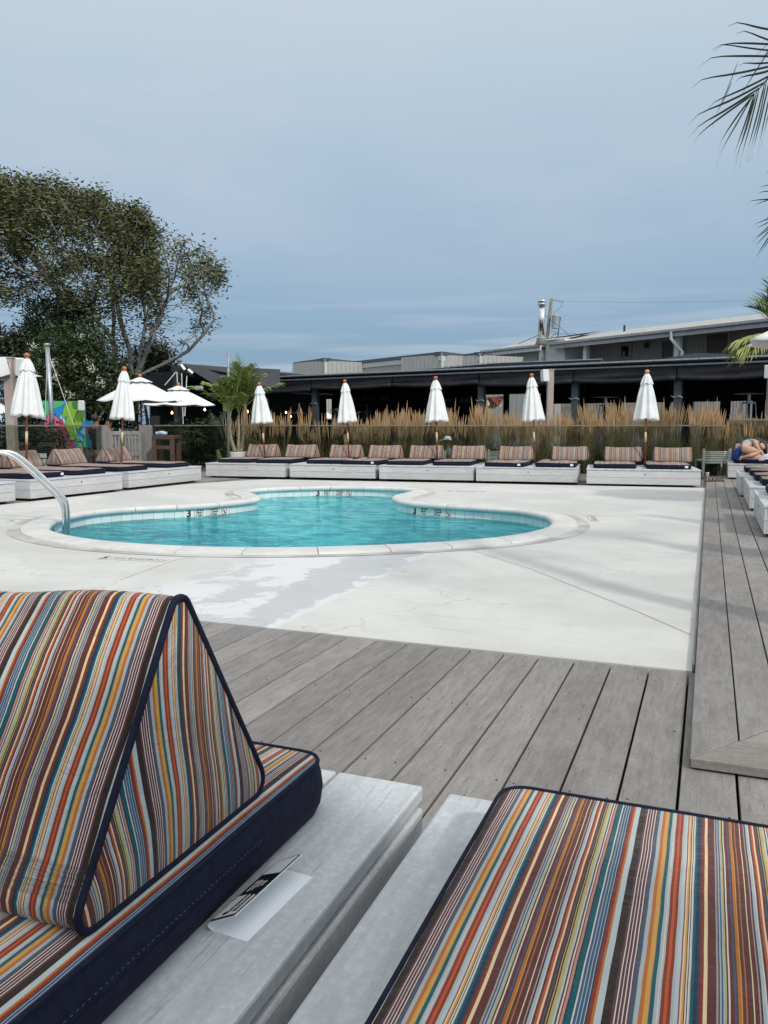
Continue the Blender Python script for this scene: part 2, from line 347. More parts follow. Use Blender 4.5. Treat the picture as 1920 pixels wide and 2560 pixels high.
area = sum(rim[i - 1].x * rim[i].y - rim[i].x * rim[i - 1].y for i in range(len(rim)))
if area < 0: rim = rim[::-1]
NR = len(rim)
def nrm(i): d = (rim[(i + 1) % NR] - rim[i - 1]).normalized(); return Vector((d.y, -d.x))     # outward, for a counter-clockwise loop
nrms = [nrm(i) for i in range(NR)]
def off(d):
    ring = [rim[i] + nrms[i] * d for i in range(NR)]
    for _ in range(10 if d > .1 else 0): ring = [(ring[i - 1] + ring[i] * 2 + ring[(i + 1) % NR]) / 4 for i in range(NR)]
    return ring
arc = [0.0]
for i in range(NR): arc.append(arc[-1] + (rim[(i + 1) % NR] - rim[i]).length)

# ------------------------------------------------------------------ setting: pool deck, pool, water
def concrete():
    m, N, L, p = newmat('painted_concrete'); v, g = coords(N, L)
    a = noise(N, L, v, .7, 6, .6, .3); b = noise(N, L, v, 5, 8, .65); c = noise(N, L, v, 1.7, 9, .72, .8)
    base = mixc(N, L, mrange(N, L, a, .35, .68), (.525, .52, .49), (.635, .628, .592))
    base = mixc(N, L, mrange(N, L, b, .45, .75, 0, .35), base, (.47, .468, .45))
    # streaky scuffs pulled sideways
    t = N.new('ShaderNodeMapping'); t.inputs['Scale'].default_value = (.9, 3.2, 1); t.inputs['Rotation'].default_value = (0, 0, R(18)); L.new(v, t.inputs[0])
    s = noise(N, L, t.outputs[0], 2.1, 9, .7, .5)
    base = mixc(N, L, mrange(N, L, s, .55, .70, 0, .6), base, (.455, .445, .415))
    n3 = noise(N, L, v, 16, 3, .6); base = mixc(N, L, mrange(N, L, n3, .70, .76, 0, .6), base, (.30, .28, .25))
    # re-painted, flaking zone in front of the pool: bright paint over bare blue-grey screed
    tc = N.new('ShaderNodeTexCoord'); sp = N.new('ShaderNodeSeparateXYZ'); L.new(tc.outputs['Object'], sp.inputs[0])
    def M2(op, x, y, cl=False):
        q = N.new('ShaderNodeMath'); q.operation = op; q.use_clamp = cl
        for i, z in enumerate((x, y)):
            if isinstance(z, (int, float)): q.inputs[i].default_value = z
            else: L.new(z, q.inputs[i])
        return q.outputs[0]
    A_, B_ = gp(690, 1568).to_2d(), gp(1062, 1391).to_2d(); dd = (B_ - A_).normalized(); nn_ = Vector((-dd.y, dd.x))
    wob = M2('MULTIPLY', M2('SUBTRACT', noise(N, L, v, 2.6, 8, .62), .5), .75)
    def lin(vec, c0): return M2('ADD', M2('ADD', M2('MULTIPLY', sp.outputs[0], vec.x), M2('MULTIPLY', sp.outputs[1], vec.y)), -c0)
    u0 = lin(nn_, nn_.dot(A_)); al = lin(dd, dd.dot(A_)); u = M2('ADD', u0, M2('MULTIPLY', wob, .35)); u2 = M2('ADD', u0, wob)
    ylim = mrange(N, L, al, (B_ - A_).length + .05, (B_ - A_).length + .75, 1, 0)
    zone = M2('MULTIPLY', M2('MULTIPLY', mrange(N, L, u0, -.03, .03), mrange(N, L, u2, 1.15, 1.6, 1, 0)), ylim)
    pn = noise(N, L, v, 1.3, 9, .66, .5); paint = mrange(N, L, pn, .44, .50)
    base = mixc(N, L, zone, base, mixc(N, L, paint, (.52, .525, .53), (.66, .665, .665)))
    w0 = mrange(N, L, al, 0, 1.9, .30, .62, False); tongue = M2('MULTIPLY', M2('MULTIPLY', mrange(N, L, M2('SUBTRACT', u2, w0), -.02, .04, 1, 0), mrange(N, L, u2, .06, .12)), ylim)
    base = mixc(N, L, M2('MULTIPLY', tongue, .8), base, mixc(N, L, b, (.43, .44, .45), (.50, .505, .51)))
    # rusty and dirty spots, hairline cracks
    sp2 = noise(N, L, v, 3.3, 10, .75, 1.2); base = mixc(N, L, mrange(N, L, sp2, .63, .72, 0, .65), base, (.40, .375, .33))
    vo = N.new('ShaderNodeTexVoronoi'); vo.feature = 'DISTANCE_TO_EDGE'; vo.inputs['Scale'].default_value = .42; dv_ = N.new('ShaderNodeVectorMath'); dv_.operation = 'ADD'; L.new(v, dv_.inputs[0])
    nz = N.new('ShaderNodeTexNoise'); nz.inputs['Scale'].default_value = 2.2; nz.inputs['Detail'].default_value = 6; L.new(v, nz.inputs[0]); L.new(nz.outputs['Color'], dv_.inputs[1]); L.new(dv_.outputs[0], vo.inputs[0])
    base = mixc(N, L, M2('MULTIPLY', mrange(N, L, vo.outputs['Distance'], .0, .006, .45, 0), mrange(N, L, a, .5, .56)), base, (.33, .31, .28))
    L.new(base, p.inputs['Base Color']); p.inputs['Roughness'].default_value = .75; p.inputs['Specular IOR Level'].default_value = .3
    bump(N, L, p, b, .15, .004); return m
M['concrete'] = concrete()
M['coping'] = simple('coping_stone', (.58, .57, .54), .6, c2=(.68, .67, .635), sc=3, bmp=.1, island=True)
M['grime'] = simple('grimy_joint', (.37, .355, .32), .85, c2=(.57, .56, .53), sc=2.2)
M['joint'] = simple('joint_filler', (.36, .335, .30), .9)
slab_outer = [(-9.93, 4.16), (-.035, 4.18), (-.035, 16.85), (-4.6, 16.42), (-9.14, 15.95), (-9.55, 15.2), (-9.8, 14.5), (-9.93, 13.6)]
import bmesh
def slab():
    bm = bmesh.new(); hole = off(.02)
    vo = [bm.verts.new((x, y, 0)) for x, y in slab_outer]; vi = [bm.verts.new((p.x, p.y, 0)) for p in hole[::2]]
    es = [bm.edges.new((vo[i - 1], vo[i])) for i in range(len(vo))] + [bm.edges.new((vi[i - 1], vi[i])) for i in range(len(vi))]
    bmesh.ops.triangle_fill(bm, use_beauty=True, use_dissolve=False, edges=es)
    for f in bm.faces:
        if f.normal.z < 0: f.normal_flip()
    me = bpy.data.meshes.new('pool_deck')
    ring = [v for v in vo]
    bot = [bm.verts.new((v.co.x, v.co.y, -.25)) for v in vo]
    for i in range(len(vo)):
        j = (i + 1) % len(vo); bm.faces.new((vo[i], bot[i], bot[j], vo[j]))
    bm.to_mesh(me); bm.free(); me.materials.append(M['concrete']); me.materials.append(M['joint'])
    o = bpy.data.objects.new('pool_deck', me); S.collection.objects.link(o); tag(o, kind='structure'); return o
slab()
# saw-cut joints in the concrete
mb = MB()
def strip(pts, w, z, m=0):
    for a, b in zip(pts, pts[1:]):
        a, b = Vector(a), Vector(b); d = (b - a).normalized(); n = Vector((-d.y, d.x)) * w / 2
        mb.add([(a.x - n.x, a.y - n.y, z), (b.x - n.x, b.y - n.y, z), (b.x + n.x, b.y + n.y, z), (a.x + n.x, a.y + n.y, z)], [(0, 1, 2, 3)], m)
strip([gp(1180, 1376).to_2d(), gp(1330, 1424).to_2d(), gp(1480, 1484).to_2d(), gp(1600, 1532).to_2d(), gp(1728, 1588).to_2d()], .006, .004)
strip([gp(1260, 1366).to_2d(), gp(1500, 1372).to_2d(), gp(1730, 1386).to_2d()], .005, .004)
strip([gp(500, 1392).to_2d(), gp(440, 1400).to_2d(), gp(300, 1450).to_2d()], .005, .004)
tag(mb.build('expansion_joints', [M['joint']]), kind='structure')
# coping stones, each its own island, with a bull nose over the water
mb = MB(); prof = [(-.045, -.035), (-.062, -.01), (-.055, .018), (-.03, .034), (.02, .04), (.16, .034), (.255, .022), (.27, -.01), (-.02, -.05)]
SL = .62; ns = int(arc[-1] / SL)
rings = {d: off(d) for d, _ in prof}
i = 0
for k in range(ns):
    i0 = int(NR * k / ns); i1 = int(NR * (k + 1) / ns); vs = []; idx = list(range(i0, i1 + 1))
    for q, ii in enumerate(idx):
        for d, z in prof:
            p = rings[d][ii % NR]
            if q == 0: p = p.lerp(rings[d][(ii + 1) % NR], .07)
            if q == len(idx) - 1: p = p.lerp(rings[d][(ii - 1) % NR], .07)
            vs.append((p.x, p.y, z))
    n = len(prof); fs = [(a * n + j, (a + 1) * n + j, (a + 1) * n + (j + 1) % n, a * n + (j + 1) % n) for a in range(len(idx) - 1) for j in range(n)]
    fs += [tuple(range(n)), tuple((len(idx) - 1) * n + j for j in range(n - 1, -1, -1))]
    mb.add(vs, fs)
cp = tag(mb.build('pool_coping', [M['coping']], smooth=True), kind='structure')
cp.modifiers.new('es', 'EDGE_SPLIT').split_angle = R(50)
# grimy outer band
mb = MB(); a, b = off(.272), off(.40)
for i in range(NR):
    j = (i + 1) % NR; mb.add([(a[i].x, a[i].y, .004), (a[j].x, a[j].y, .004), (b[j].x, b[j].y, .004), (b[i].x, b[i].y, .004)], [(0, 1, 2, 3)])
tag(mb.build('coping_joint_band', [M['grime']]), kind='structure')
# walls: tile band then plaster; floor
def tilemat():
    m, N, L, p = newmat('waterline_tile'); t = N.new('ShaderNodeTexCoord'); s = N.new('ShaderNodeSeparateXYZ'); L.new(t.outputs['UV'], s.inputs[0])
    dv = N.new('ShaderNodeMath'); dv.operation = 'DIVIDE'; L.new(s.outputs[0], dv.inputs[0]); dv.inputs[1].default_value = .152
    fr = N.new('ShaderNodeMath'); fr.operation = 'FRACT'; L.new(dv.outputs[0], fr.inputs[0])
    fl = N.new('ShaderNodeMath'); fl.operation = 'FLOOR'; L.new(dv.outputs[0], fl.inputs[0]); wn_ = N.new('ShaderNodeTexWhiteNoise'); wn_.noise_dimensions = '1D'; L.new(fl.outputs[0], wn_.inputs['W'])
    tile = mixc(N, L, wn_.outputs[0], (.66, .72, .71), (.78, .81, .78))
    g = N.new('ShaderNodeMath'); g.operation = 'LESS_THAN'; L.new(fr.outputs[0], g.inputs[0]); g.inputs[1].default_value = .045
    L.new(mixc(N, L, g.outputs[0], tile, (.38, .42, .42)), p.inputs['Base Color']); p.inputs['Roughness'].default_value = .2; return m
M['tile'] = tilemat()
M['plaster'] = simple('pool_plaster', (.50, .92, .94), .8, c2=(.58, .95, .96), sc=1.2)
WL = -.148
mb = MB()
zs = [-.04, -.19, -.22, -1.35]
for i in range(NR):
    j = (i + 1) % NR; p, q = rim[i], rim[j]; u0, u1 = arc[i], arc[i + 1]
    mb.add([(p.x, p.y, zs[0]), (q.x, q.y, zs[0]), (q.x, q.y, zs[1]), (p.x, p.y, zs[1])], [(3, 2, 1, 0)], 0, [(u0, 0), (u1, 0), (u1, 1), (u0, 1)])
    mb.add([(p.x, p.y, zs[1]), (q.x, q.y, zs[1]), (q.x, q.y, zs[3]), (p.x, p.y, zs[3])], [(3, 2, 1, 0)], 1, [(u0, 0), (u1, 0), (u1, 1), (u0, 1)])
mb.add([(p.x, p.y, zs[3]) for p in rim], [tuple(range(NR))], 1, [(0, 0)] * NR)
tag(mb.build('pool_basin', [M['tile'], M['plaster']]), kind='structure')
def watermat():
    m, N, L, p = newmat('pool_water'); N.remove(p); o = N['Material Output']
    t = N.new('ShaderNodeTexCoord'); mp = N.new('ShaderNodeMapping'); mp.inputs['Rotation'].default_value = (0, 0, -YAW); mp.inputs['Scale'].default_value = (1, 1.5, 1); L.new(t.outputs['Object'], mp.inputs[0])
    a = noise(N, L, mp.outputs[0], 2.3, 3, .5, .9); b = noise(N, L, mp.outputs[0], 8.5, 3, .55, .6)
    s = N.new('ShaderNodeMath'); s.operation = 'MULTIPLY_ADD'; L.new(b, s.inputs[0]); s.inputs[1].default_value = .28; L.new(a, s.inputs[2])
    bp = N.new('ShaderNodeBump'); bp.inputs['Strength'].default_value = 1; bp.inputs['Distance'].default_value = .042; L.new(s.outputs[0], bp.inputs['Height'])
    tr = N.new('ShaderNodeBsdfTransparent'); dm = N.new('ShaderNodeMix'); dm.data_type = 'RGBA'
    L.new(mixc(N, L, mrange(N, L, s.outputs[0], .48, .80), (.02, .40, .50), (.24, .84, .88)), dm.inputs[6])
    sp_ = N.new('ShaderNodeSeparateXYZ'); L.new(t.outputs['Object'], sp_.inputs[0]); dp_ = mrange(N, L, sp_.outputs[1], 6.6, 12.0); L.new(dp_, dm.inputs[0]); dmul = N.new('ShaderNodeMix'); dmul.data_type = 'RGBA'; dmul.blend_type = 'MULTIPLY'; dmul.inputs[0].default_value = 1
    L.new(mixc(N, L, mrange(N, L, s.outputs[0], .52, .74), (.08, .60, .67), (.78, 1.0, 1.0)), dmul.inputs[6]); L.new(mixc(N, L, dp_, (.12, .74, .78), (1.0, 1.0, 1.0)), dmul.inputs[7]); L.new(dmul.outputs[2], tr.inputs[0])  # ripple light and dark put into the tint, darker at the deep front
    g = N.new('ShaderNodeBsdfGlossy'); g.inputs['Roughness'].default_value = .03; L.new(bp.outputs[0], g.inputs['Normal'])
    fr = N.new('ShaderNodeFresnel'); fr.inputs['IOR'].default_value = 1.33; L.new(bp.outputs[0], fr.inputs['Normal'])
    mm = mrange(N, L, fr.outputs[0], 0, 1, 0, .60, False)
    mx = N.new('ShaderNodeMixShader'); L.new(mm, mx.inputs[0]); L.new(tr.outputs[0], mx.inputs[1]); L.new(g.outputs[0], mx.inputs[2]); L.new(mx.outputs[0], o.inputs[0]); return m
M['water'] = watermat()
mb = MB(); mb.add([(p.x, p.y, WL) for p in rim], [tuple(range(NR))]); tag(mb.build('pool_water', [M['water']]), kind='structure')

# ------------------------------------------------------------------ setting: timber decks and ground
def planks_y(name, x0, x1, y0, y1, z, pitch=.182, gap=.0095, xa=-.05, mat=None, butt=4.9, th=.03):
    mb = MB(); k = math.floor((x0 - xa) / pitch)
    while xa + k * pitch < x1:
        a = xa + k * pitch + gap / 2; b = a + pitch - gap; a, b = max(a, x0), min(b, x1)
        if b - a > .01:
            ys = [y0]; t = y0 + random.uniform(1.2, butt)
            while t < y1 - .4: ys.append(t); t += random.uniform(2.6, butt)
            ys.append(y1)
            for c, d in zip(ys, ys[1:]):
                e = random.uniform(-.0012, .0012)
                mb.box(a, b, c + .0015, d - .0015, z - th, z + e)
        k += 1
    return tag(mb.build(name, [mat or M['deck']], bevel=.0022), kind='structure')
planks_y('wooden_deck', -9.9, 4.0, -2.5, 4.155, 0.0, butt=30)
planks_y('wooden_deck', -14.5, -9.94, 2.0, 17.8, -.006, xa=-14.5)
planks_y('wooden_deck', -14.5, -.03, 14.6 + 1.2, 20.6, -.022, xa=-14.5)
planks_y('wooden_deck', -9.94, -9.2, 13.7, 15.8, -.03, xa=-9.94)
mb = MB(); mb.box(-60, 60, -30, 130, -1.55, -1.5); tag(mb.build('ground', [simple('dark_ground', (.03, .03, .025), .95, c2=(.05, .05, .04), sc=2)]), kind='structure')
mb = MB()      # near-black slabs under the boards, the shade of the gaps put into colour
mb.box(-9.9, 4, -2.5, 4.14, -.2, -.06); mb.box(-14.5, -9.96, 2, 17.8, -.2, -.06); mb.box(-14.5, -.05, 17.0, 20.6, -.2, -.07)
tag(mb.build('deck_gap_shade', [M['void']]), kind='structure')
mb = MB()
for k in range(60):
    x = -.05 - k * .182
    for y in (3.95, 3.3, 2.62, 1.95, 1.3):
        for dx in (.035, .147):
            if random.random() < .55: mb.lathe([(.001, 0), (.0042, 0)], 8, T=Matrix.Translation((x + dx + random.uniform(-.006, .006), y + random.uniform(-.012, .012), .0022)), cap=False)
tag(mb.build('deck_screws', [M['void']]), kind='structure')
# raised deck to the right, framed with mitred boards
mb = MB(); Z1 = .042; t = .165; X0 = -.02; GP = .0045; Y0 = 2.95; wy = .24
mb.prism([(X0, Y0), (X0 + t - .003, Y0 + wy - .004), (X0 + t - .003, 19.9), (X0, 19.9)][:4], .008, Z1)
mb.prism([(X0 + t + .003, Y0 + wy + .006), (X0 + 2 * t - .003, Y0 + 2 * wy - .004), (X0 + 2 * t - .003, 20.1), (X0 + t + .003, 20.1)], .008, Z1)
for k in range(2, 26):
    a = X0 + k * t + .003
    ys = [Y0 + 2 * wy + .006]; q = random.uniform(5, 8)
    while q < 20.5: ys.append(q); q += random.uniform(2.8, 4.6)
    ys.append(21.0)
    for c, d in zip(ys, ys[1:]): mb.box(a + .0015, a + t - .0075, c + .0015, d - .0015, .008, Z1 + random.uniform(-.001, .001))
mb.box(-.035, -.022, 4.2, 19.9, -.1, .03)
tag(mb.build('raised_deck', [M['deck']], bevel=.003), kind='structure')
mb = MB()
mb.prism([(X0 + .002, Y0 - .002), (4.2, Y0 - .002), (4.2, Y0 + wy - .006), (X0 + t, Y0 + wy - .006)], .008, Z1)
mb.prism([(X0 + t + .006, Y0 + wy), (4.2, Y0 + wy), (4.2, Y0 + 2 * wy - .004), (X0 + 2 * t + .002, Y0 + 2 * wy - .004)], .008, Z1 - .001)
tag(mb.build('raised_deck_border', [M['deck_x']], bevel=.003), kind='structure')
mb = MB(); mb.box(.0, 4.1, 3.0, 20.9, .0035, .007); tag(mb.build('raised_deck_gap_shade', [M['void']]), kind='structure')  # near-black sheet that paints the shade seen between the raised boards

# ================================================================== loungers
def make_platform(W=2.1, D=1.75, H=.335, boards=12, foot=.035, near=False, rows=2):
    r = thing('lounge_platform', 'x', 'lounger base')
    wt = M['whitewood']; wx = M['whitewood_x']
    mb = MB(); bw = W / boards; g = .004
    for k in range(boards): mb.box(k * bw + g / 2 - (.008 if k == 0 else 0), (k + 1) * bw - g / 2 + (.008 if k == boards - 1 else 0), -.012, D + .012, H - .028, H + random.uniform(-.0008, .0008))
    mb.build('top_board', [wt], r, bevel=.003)
    hb = (H - .03 - foot) / rows
    def side(x0, x1, y0, y1, mat):
        m = MB()
        for k in range(rows): m.box(x0, x1, y0, y1, foot + k * hb + .002, foot + (k + 1) * hb - .002)
        m.build('side_board', [mat], r, bevel=.003)
    side(0, W, 0, .025, wx); side(0, W, D - .025, D, wx); side(0, .025, .027, D - .027, wt); side(W - .025, W, .027, D - .027, wt)
    for x in (.12, W - .2):
        for y in (.06, D - .14):
            m = MB(); m.box(x, x + .08, y, y + .08, 0, foot); m.build('foot', [M['black']], r)
    m = MB(); m.lathe([(0.001, 0), (.011, 0), (.011, .006), (.001, .006)], 12, T=Matrix.Translation((W * .52, -.003, H - .10)) @ Matrix.Rotation(R(90), 4, 'X')); m.build('drain_plug', [M['black']], r)
    return r
def rr_map(s, t, W, Ln, rad):
    x, y = s * W / 2, t * Ln / 2; cx, cy = W / 2 - rad, Ln / 2 - rad; ax, ay = abs(x) - cx, abs(y) - cy
    if ax > 0 and ay > 0:
        m = max(ax, ay); q = math.hypot(ax, ay); ax, ay = ax * m / q, ay * m / q
        x = math.copysign(cx + ax, x); y = math.copysign(cy + ay, y)
    return x + W / 2, y + Ln / 2
def make_mattress(W=.8, Ln=1.4, T=.085, res=(16, 24), rad=.06, warp=.006, seed=1, pipe=.006, phase=0, flip=False):
    rnd = random.Random(seed); r = thing('mattress', 'x', 'mattress'); nx, ny = res
    ph = [rnd.uniform(0, 6) for _ in range(6)]
    def wv(x, y): return warp * (math.sin(7 * x + ph[0]) * math.sin(5 * y + ph[1]) + .6 * math.sin(13 * y + ph[2] + 3 * x) + .4 * math.sin(17 * x + ph[3]))
    vs = []; uv = []
    for j in range(ny + 1):
        for i in range(nx + 1):
            s, t = -1 + 2 * i / nx, -1 + 2 * j / ny; s = math.copysign(abs(s) ** .8, s); t = math.copysign(abs(t) ** .8, t)
            x, y = rr_map(s, t, W, Ln, rad); e = (1 - abs(s) ** 6) * (1 - abs(t) ** 8)
            vs.append((x, y, T + .016 * e + wv(x, y) * (.35 + .65 * e))); uv.append(((W - x if flip else x) + phase, y))
    fs = [(j * (nx + 1) + i, j * (nx + 1) + i + 1, (j + 1) * (nx + 1) + i + 1, (j + 1) * (nx + 1) + i) for j in range(ny) for i in range(nx)]
    m = MB(); m.add(vs, fs, 0, uv); m.build('cover', [M['stripe']], r, smooth=True)
    # outline at the rim
    ol = [j_ for j_ in range(nx + 1)] + [j * (nx + 1) + nx for j in range(1, ny + 1)] + [ny * (nx + 1) + i for i in range(nx - 1, -1, -1)] + [j * (nx + 1) for j in range(ny - 1, 0, -1)]
    rimv = [Vector(vs[k]) for k in ol]; n = len(rimv); cx, cy = W / 2, Ln / 2
    lv = []
    for q, (zf, bulge) in enumerate(((1, 0), (.8, .006), (.5, .009), (.2, .005), (0, -.006))):
        for v in rimv:
            d = Vector((v.x - cx, v.y - cy, 0)); dx = max(-1, min(1, d.x / (W / 2))); dy = max(-1, min(1, d.y / (Ln / 2))); nn = Vector((dx ** 5, dy ** 5, 0)); nn = nn.normalized() if nn.length > .01 else Vector()
            lv.append((v.x + nn.x * bulge, v.y + nn.y * bulge, v.z * zf + (.003 * math.sin(v.x * 23 + v.y * 19 + q) if 0 < q < 4 else 0)))
    fs = [(q * n + j, (q + 1) * n + j, (q + 1) * n + (j + 1) % n, q * n + (j + 1) % n) for q in range(4) for j in range(n)] + [tuple(4 * n + j for j in range(n - 1, -1, -1))]
    m = MB(); m.add(lv, fs); m.build('side_band', [M['navy']], r, smooth=True)
    m = MB(); m.tube(rimv, pipe, 6, closed=True); m.build('piping', [M['navy']], r, smooth=True)
    return r
def make_wedge(W=.75, B=.42, H=.33, res=22, puff=.016, seed=1, pipe=.0055, phase=0., rad=.03, flip=False):
    rnd = random.Random(seed); r = thing('wedge_cushion', 'x', 'cushion')
    A = [Vector((0, 0)), Vector((B, 0)), Vector((B / 2, H))]      # (y,z), counter-clockwise
    path = []; wt = []
    for k in range(3):
        a, b, c = A[k - 1], A[k], A[(k + 1) % 3]; u, v = (a - b).normalized(), (c - b).normalized(); rd = rad if k < 2 else rad * .8
        ang = math.acos(u.dot(v)) / 2; dd = rd / math.tan(ang); cen = b + (u + v).normalized() * (rd / math.sin(ang)); p0, p1 = b + u * dd, b + v * dd
        a0 = math.atan2(*(p0 - cen).yx); a1 = math.atan2(*(p1 - cen).yx)
        while a1 < a0: a1 += 2 * math.pi
        for i in range(6): t = a0 + (a1 - a0) * i / 5; path.append(cen + Vector((math.cos(t), math.sin(t))) * rd); wt.append(0)
        u2 = (A[(k + 2) % 3] - A[(k + 1) % 3]).normalized(); nb = A[(k + 1) % 3]
        angn = math.acos((A[k] - nb).normalized().dot(u2)) / 2; rdn = rad if (k + 1) % 3 < 2 else rad * .8; q1 = nb + (A[k] - nb).normalized() * (rdn / math.tan(angn))
        for i in range(1, 9): t = i / 9; path.append(p1.lerp(q1, t)); wt.append(math.sin(math.pi * t) if k != 0 else .15 * math.sin(math.pi * t))
    n = len(path); cen = Vector((B / 2, H * .36)); cum = [0]
    for i in range(n): cum.append(cum[-1] + (path[(i + 1) % n] - path[i]).length)
    ph = [rnd.uniform(0, 6) for _ in range(5)]; vs = []; rows = []
    for j in range(res + 1):
        x = W * j / res; s = abs(2 * j / res - 1); e = 1 - s ** 4
        for i in range(n):
            p = path[i]; a = path[i - 1]; b = path[(i + 1) % n]; d = (b - a).normalized(); nn = Vector((d.y, -d.x))
            o = puff * e * wt[i] + puff * .35 * e + .004 * math.sin(x * 19 + cum[i] * 9 + ph[0]) * e + .003 * math.sin(cum[i] * 31 + x * 7 + ph[1]) * wt[i]
            o += .0022 * math.sin(cum[i] * 150 + ph[4]) * s ** 10 * (1 - s ** 40) * (1 if wt[i] > .1 else 0); q = p + nn * o; sag = .014 * math.sin(math.pi * j / res) * (p.y / H) ** 3 + .005 * math.sin(x * 11 + ph[2]) * (p.y / H) ** 2
            sag *= (1 - s ** 8); vs.append((x, q.x, max(q.y - sag, -.002)))
    m = MB(); fs = []; fuv = []
    for j in range(res):
        for i in range(n): fs.append((j * n + i, j * n + (i + 1) % n, (j + 1) * n + (i + 1) % n, (j + 1) * n + i))
    uv = [((W - v[0] if flip else v[0]) + phase, cum[k % n]) for k, v in enumerate(vs)]
    m.add(vs, fs, 0, uv)
    for x0, sg in ((0, -1), (W, 1)):
        rv = []; ru = []; K = 9
        for q in range(K + 1):
            f = q / K
            for p in path:
                z = cen + (p - cen) * max(f, .001); px = x0 + sg * (puff * 1.1 * (1 - f ** 2.2) + .004 * math.sin(z.x * 30 + z.y * 13 + ph[3]) * (1 - f))
                rv.append((px, z.x, z.y)); ru.append((z.x * 1.02 + .03 * math.sin(z.y * 8) + phase + .06, z.y))
        ff = []
        for q in range(K):
            for i in range(n):
                t = (q * n + i, q * n + (i + 1) % n, (q + 1) * n + (i + 1) % n, (q + 1) * n + i); ff.append(t[::-1] if sg > 0 else t)
        m.add(rv, ff, 0, ru)
    m.build('cover', [M['stripe']], r, smooth=True)
    for x0 in (0, W): m = MB(); m.tube([(x0, p.x, p.y) for p in path], pipe, 6, closed=True); m.build('piping', [M['navy']], r, smooth=True)
    return r

# ---- the far loungers
plat0 = make_platform(); mat0 = make_mattress(.82, 1.42, res=(10, 14), warp=.007); wed0 = make_wedge(.76, .42, .32, res=12, pipe=.006)
mat1 = make_mattress(.82, 1.42, res=(14, 14), warp=.014, seed=5, phase=.07)
m = MB(); m.box(.70, .76, -.014, -.009, .028, .070); m.build('care_tag', [M['white']], mat1)
used = {}
def put(proto, label, loc, rz, group):
    o = inst(proto, proto.name in used, label, loc, rz, group); used[proto.name] = 1; return o
def loc_at(base, rz, x, y, z): return Vector(base) + Matrix.Rotation(rz, 3, 'Z') @ Vector((x, y, z))
def set_of(base, rz, labs, pl, grp, z0=0, ps=(1, 1), ms=1, wo=0, wpx=None, mats=((.12, .16), (1.14, .16)), W=2.1, wedges=(1, 1), alt=(0, 0), mrot=(0, 0), kinds=('lounger platforms', 'mattresses', 'wedge cushions')):
    o = put(plat0, pl, (base[0], base[1], z0), rz, 'whitewashed platforms round the pool'); o.scale = (ps[0], ps[1], 1)
    for k, (mx_, my_) in enumerate(mats):
        if labs[k][0]:
            o = put(mat1 if alt[k] else mat0, labs[k][0], loc_at((base[0], base[1], z0), rz, mx_, my_, .337), rz + mrot[k], 'striped mattresses round the pool'); o.scale = (1, ms, 1)
        if wpx:
            yl = my_ + .97 + wo; r_, _ = ray(wpx[k], 1063); r_ = Vector((r_.x, r_.y)); o_ = loc_at(base, rz, 0, yl, 0).to_2d(); d_ = Vector((math.cos(rz), math.sin(rz))); mx_ = ((o_.x * r_.y - o_.y * r_.x) / (r_.x * d_.y - r_.y * d_.x)) - .03
        if wedges[k]: put(wed0, labs[k][1], loc_at((base[0], base[1], z0), rz, mx_ + .03, my_ + .97 + wo, .437), rz + mrot[k] * .5, 'striped wedge cushions round the pool')
ORD = ['leftmost', 'second', 'middle', 'fourth', 'rightmost']
pbase = [gp(515, 1193.5, 0), gp(724.5, 1197, 0), gp(948, 1201.5, 0), gp(1190, 1206.5, 0), gp(1466, 1213.5, 0)]
RZB = R(6.8)
names = ['back-row platform nearest the potted palm', 'second back-row platform from the potted palm', 'middle platform of the back row', 'back-row platform in front of the tan speaker post', 'rightmost back-row platform, beside the timber walkway']
mdef = [dict(mats=((.20, .20), (1.16, .16)), alt=(0, 0)), dict(mats=((.32, .18), (1.20, .05)), alt=(0, 1), mrot=(0, R(-3))), dict(mats=((.10, .18), (1.14, .18)), alt=(0, 0)),
        dict(mats=((.16, .05), (1.22, .12)), alt=(1, 1), mrot=(R(-4), 0)), dict(mats=((.13, .20), (1.16, .14)), alt=(0, 1))]
for k in range(5):
    nm = names[k]
    lb = [('left striped mattress on the ' + nm, 'left striped wedge on the ' + nm), ('right striped mattress on the ' + nm, 'right striped wedge on the ' + nm)]
    set_of(pbase[k], RZB, lb, 'whitewashed ' + nm, 'b', ps=((.925, .95, .985, .99, 1.02)[k], 1), wpx=((613, 710), (821, 919), (1022, 1128), (1247, 1381), (1514, 1638))[k], **mdef[k])
# left row: fronts face the pool (+X), so the local x axis runs along +Y
lbase = [(-9.98, 9.62 - 2.1), (-9.98, 9.93), (-10.03, 12.36)]; ln = ['left-row platform cut off by the picture edge', 'left-row platform behind the steel handrail', 'left-row platform in front of the wooden gate']
for k, (x, y) in enumerate(lbase):
    rz = R(90) if k < 2 else R(91)
    s = 1.06 if k else 1
    lb = [('nearer striped mattress on the ' + ln[k], 'nearer striped wedge on the ' + ln[k]), ('farther striped mattress on the ' + ln[k], 'farther striped wedge on the ' + ln[k])]
    set_of((x, y, 0), rz, lb, 'whitewashed ' + ln[k], 'l', alt=(1 if k == 1 else 0, 0), mats=((.10, .14), (1.14, .14)) if k < 2 else ((-.02, .14), (1.40, .14)), ps=((1, 1.18), (1.04, 1.18), (1.145, 1.18))[k], ms=1.26, wo=.45)
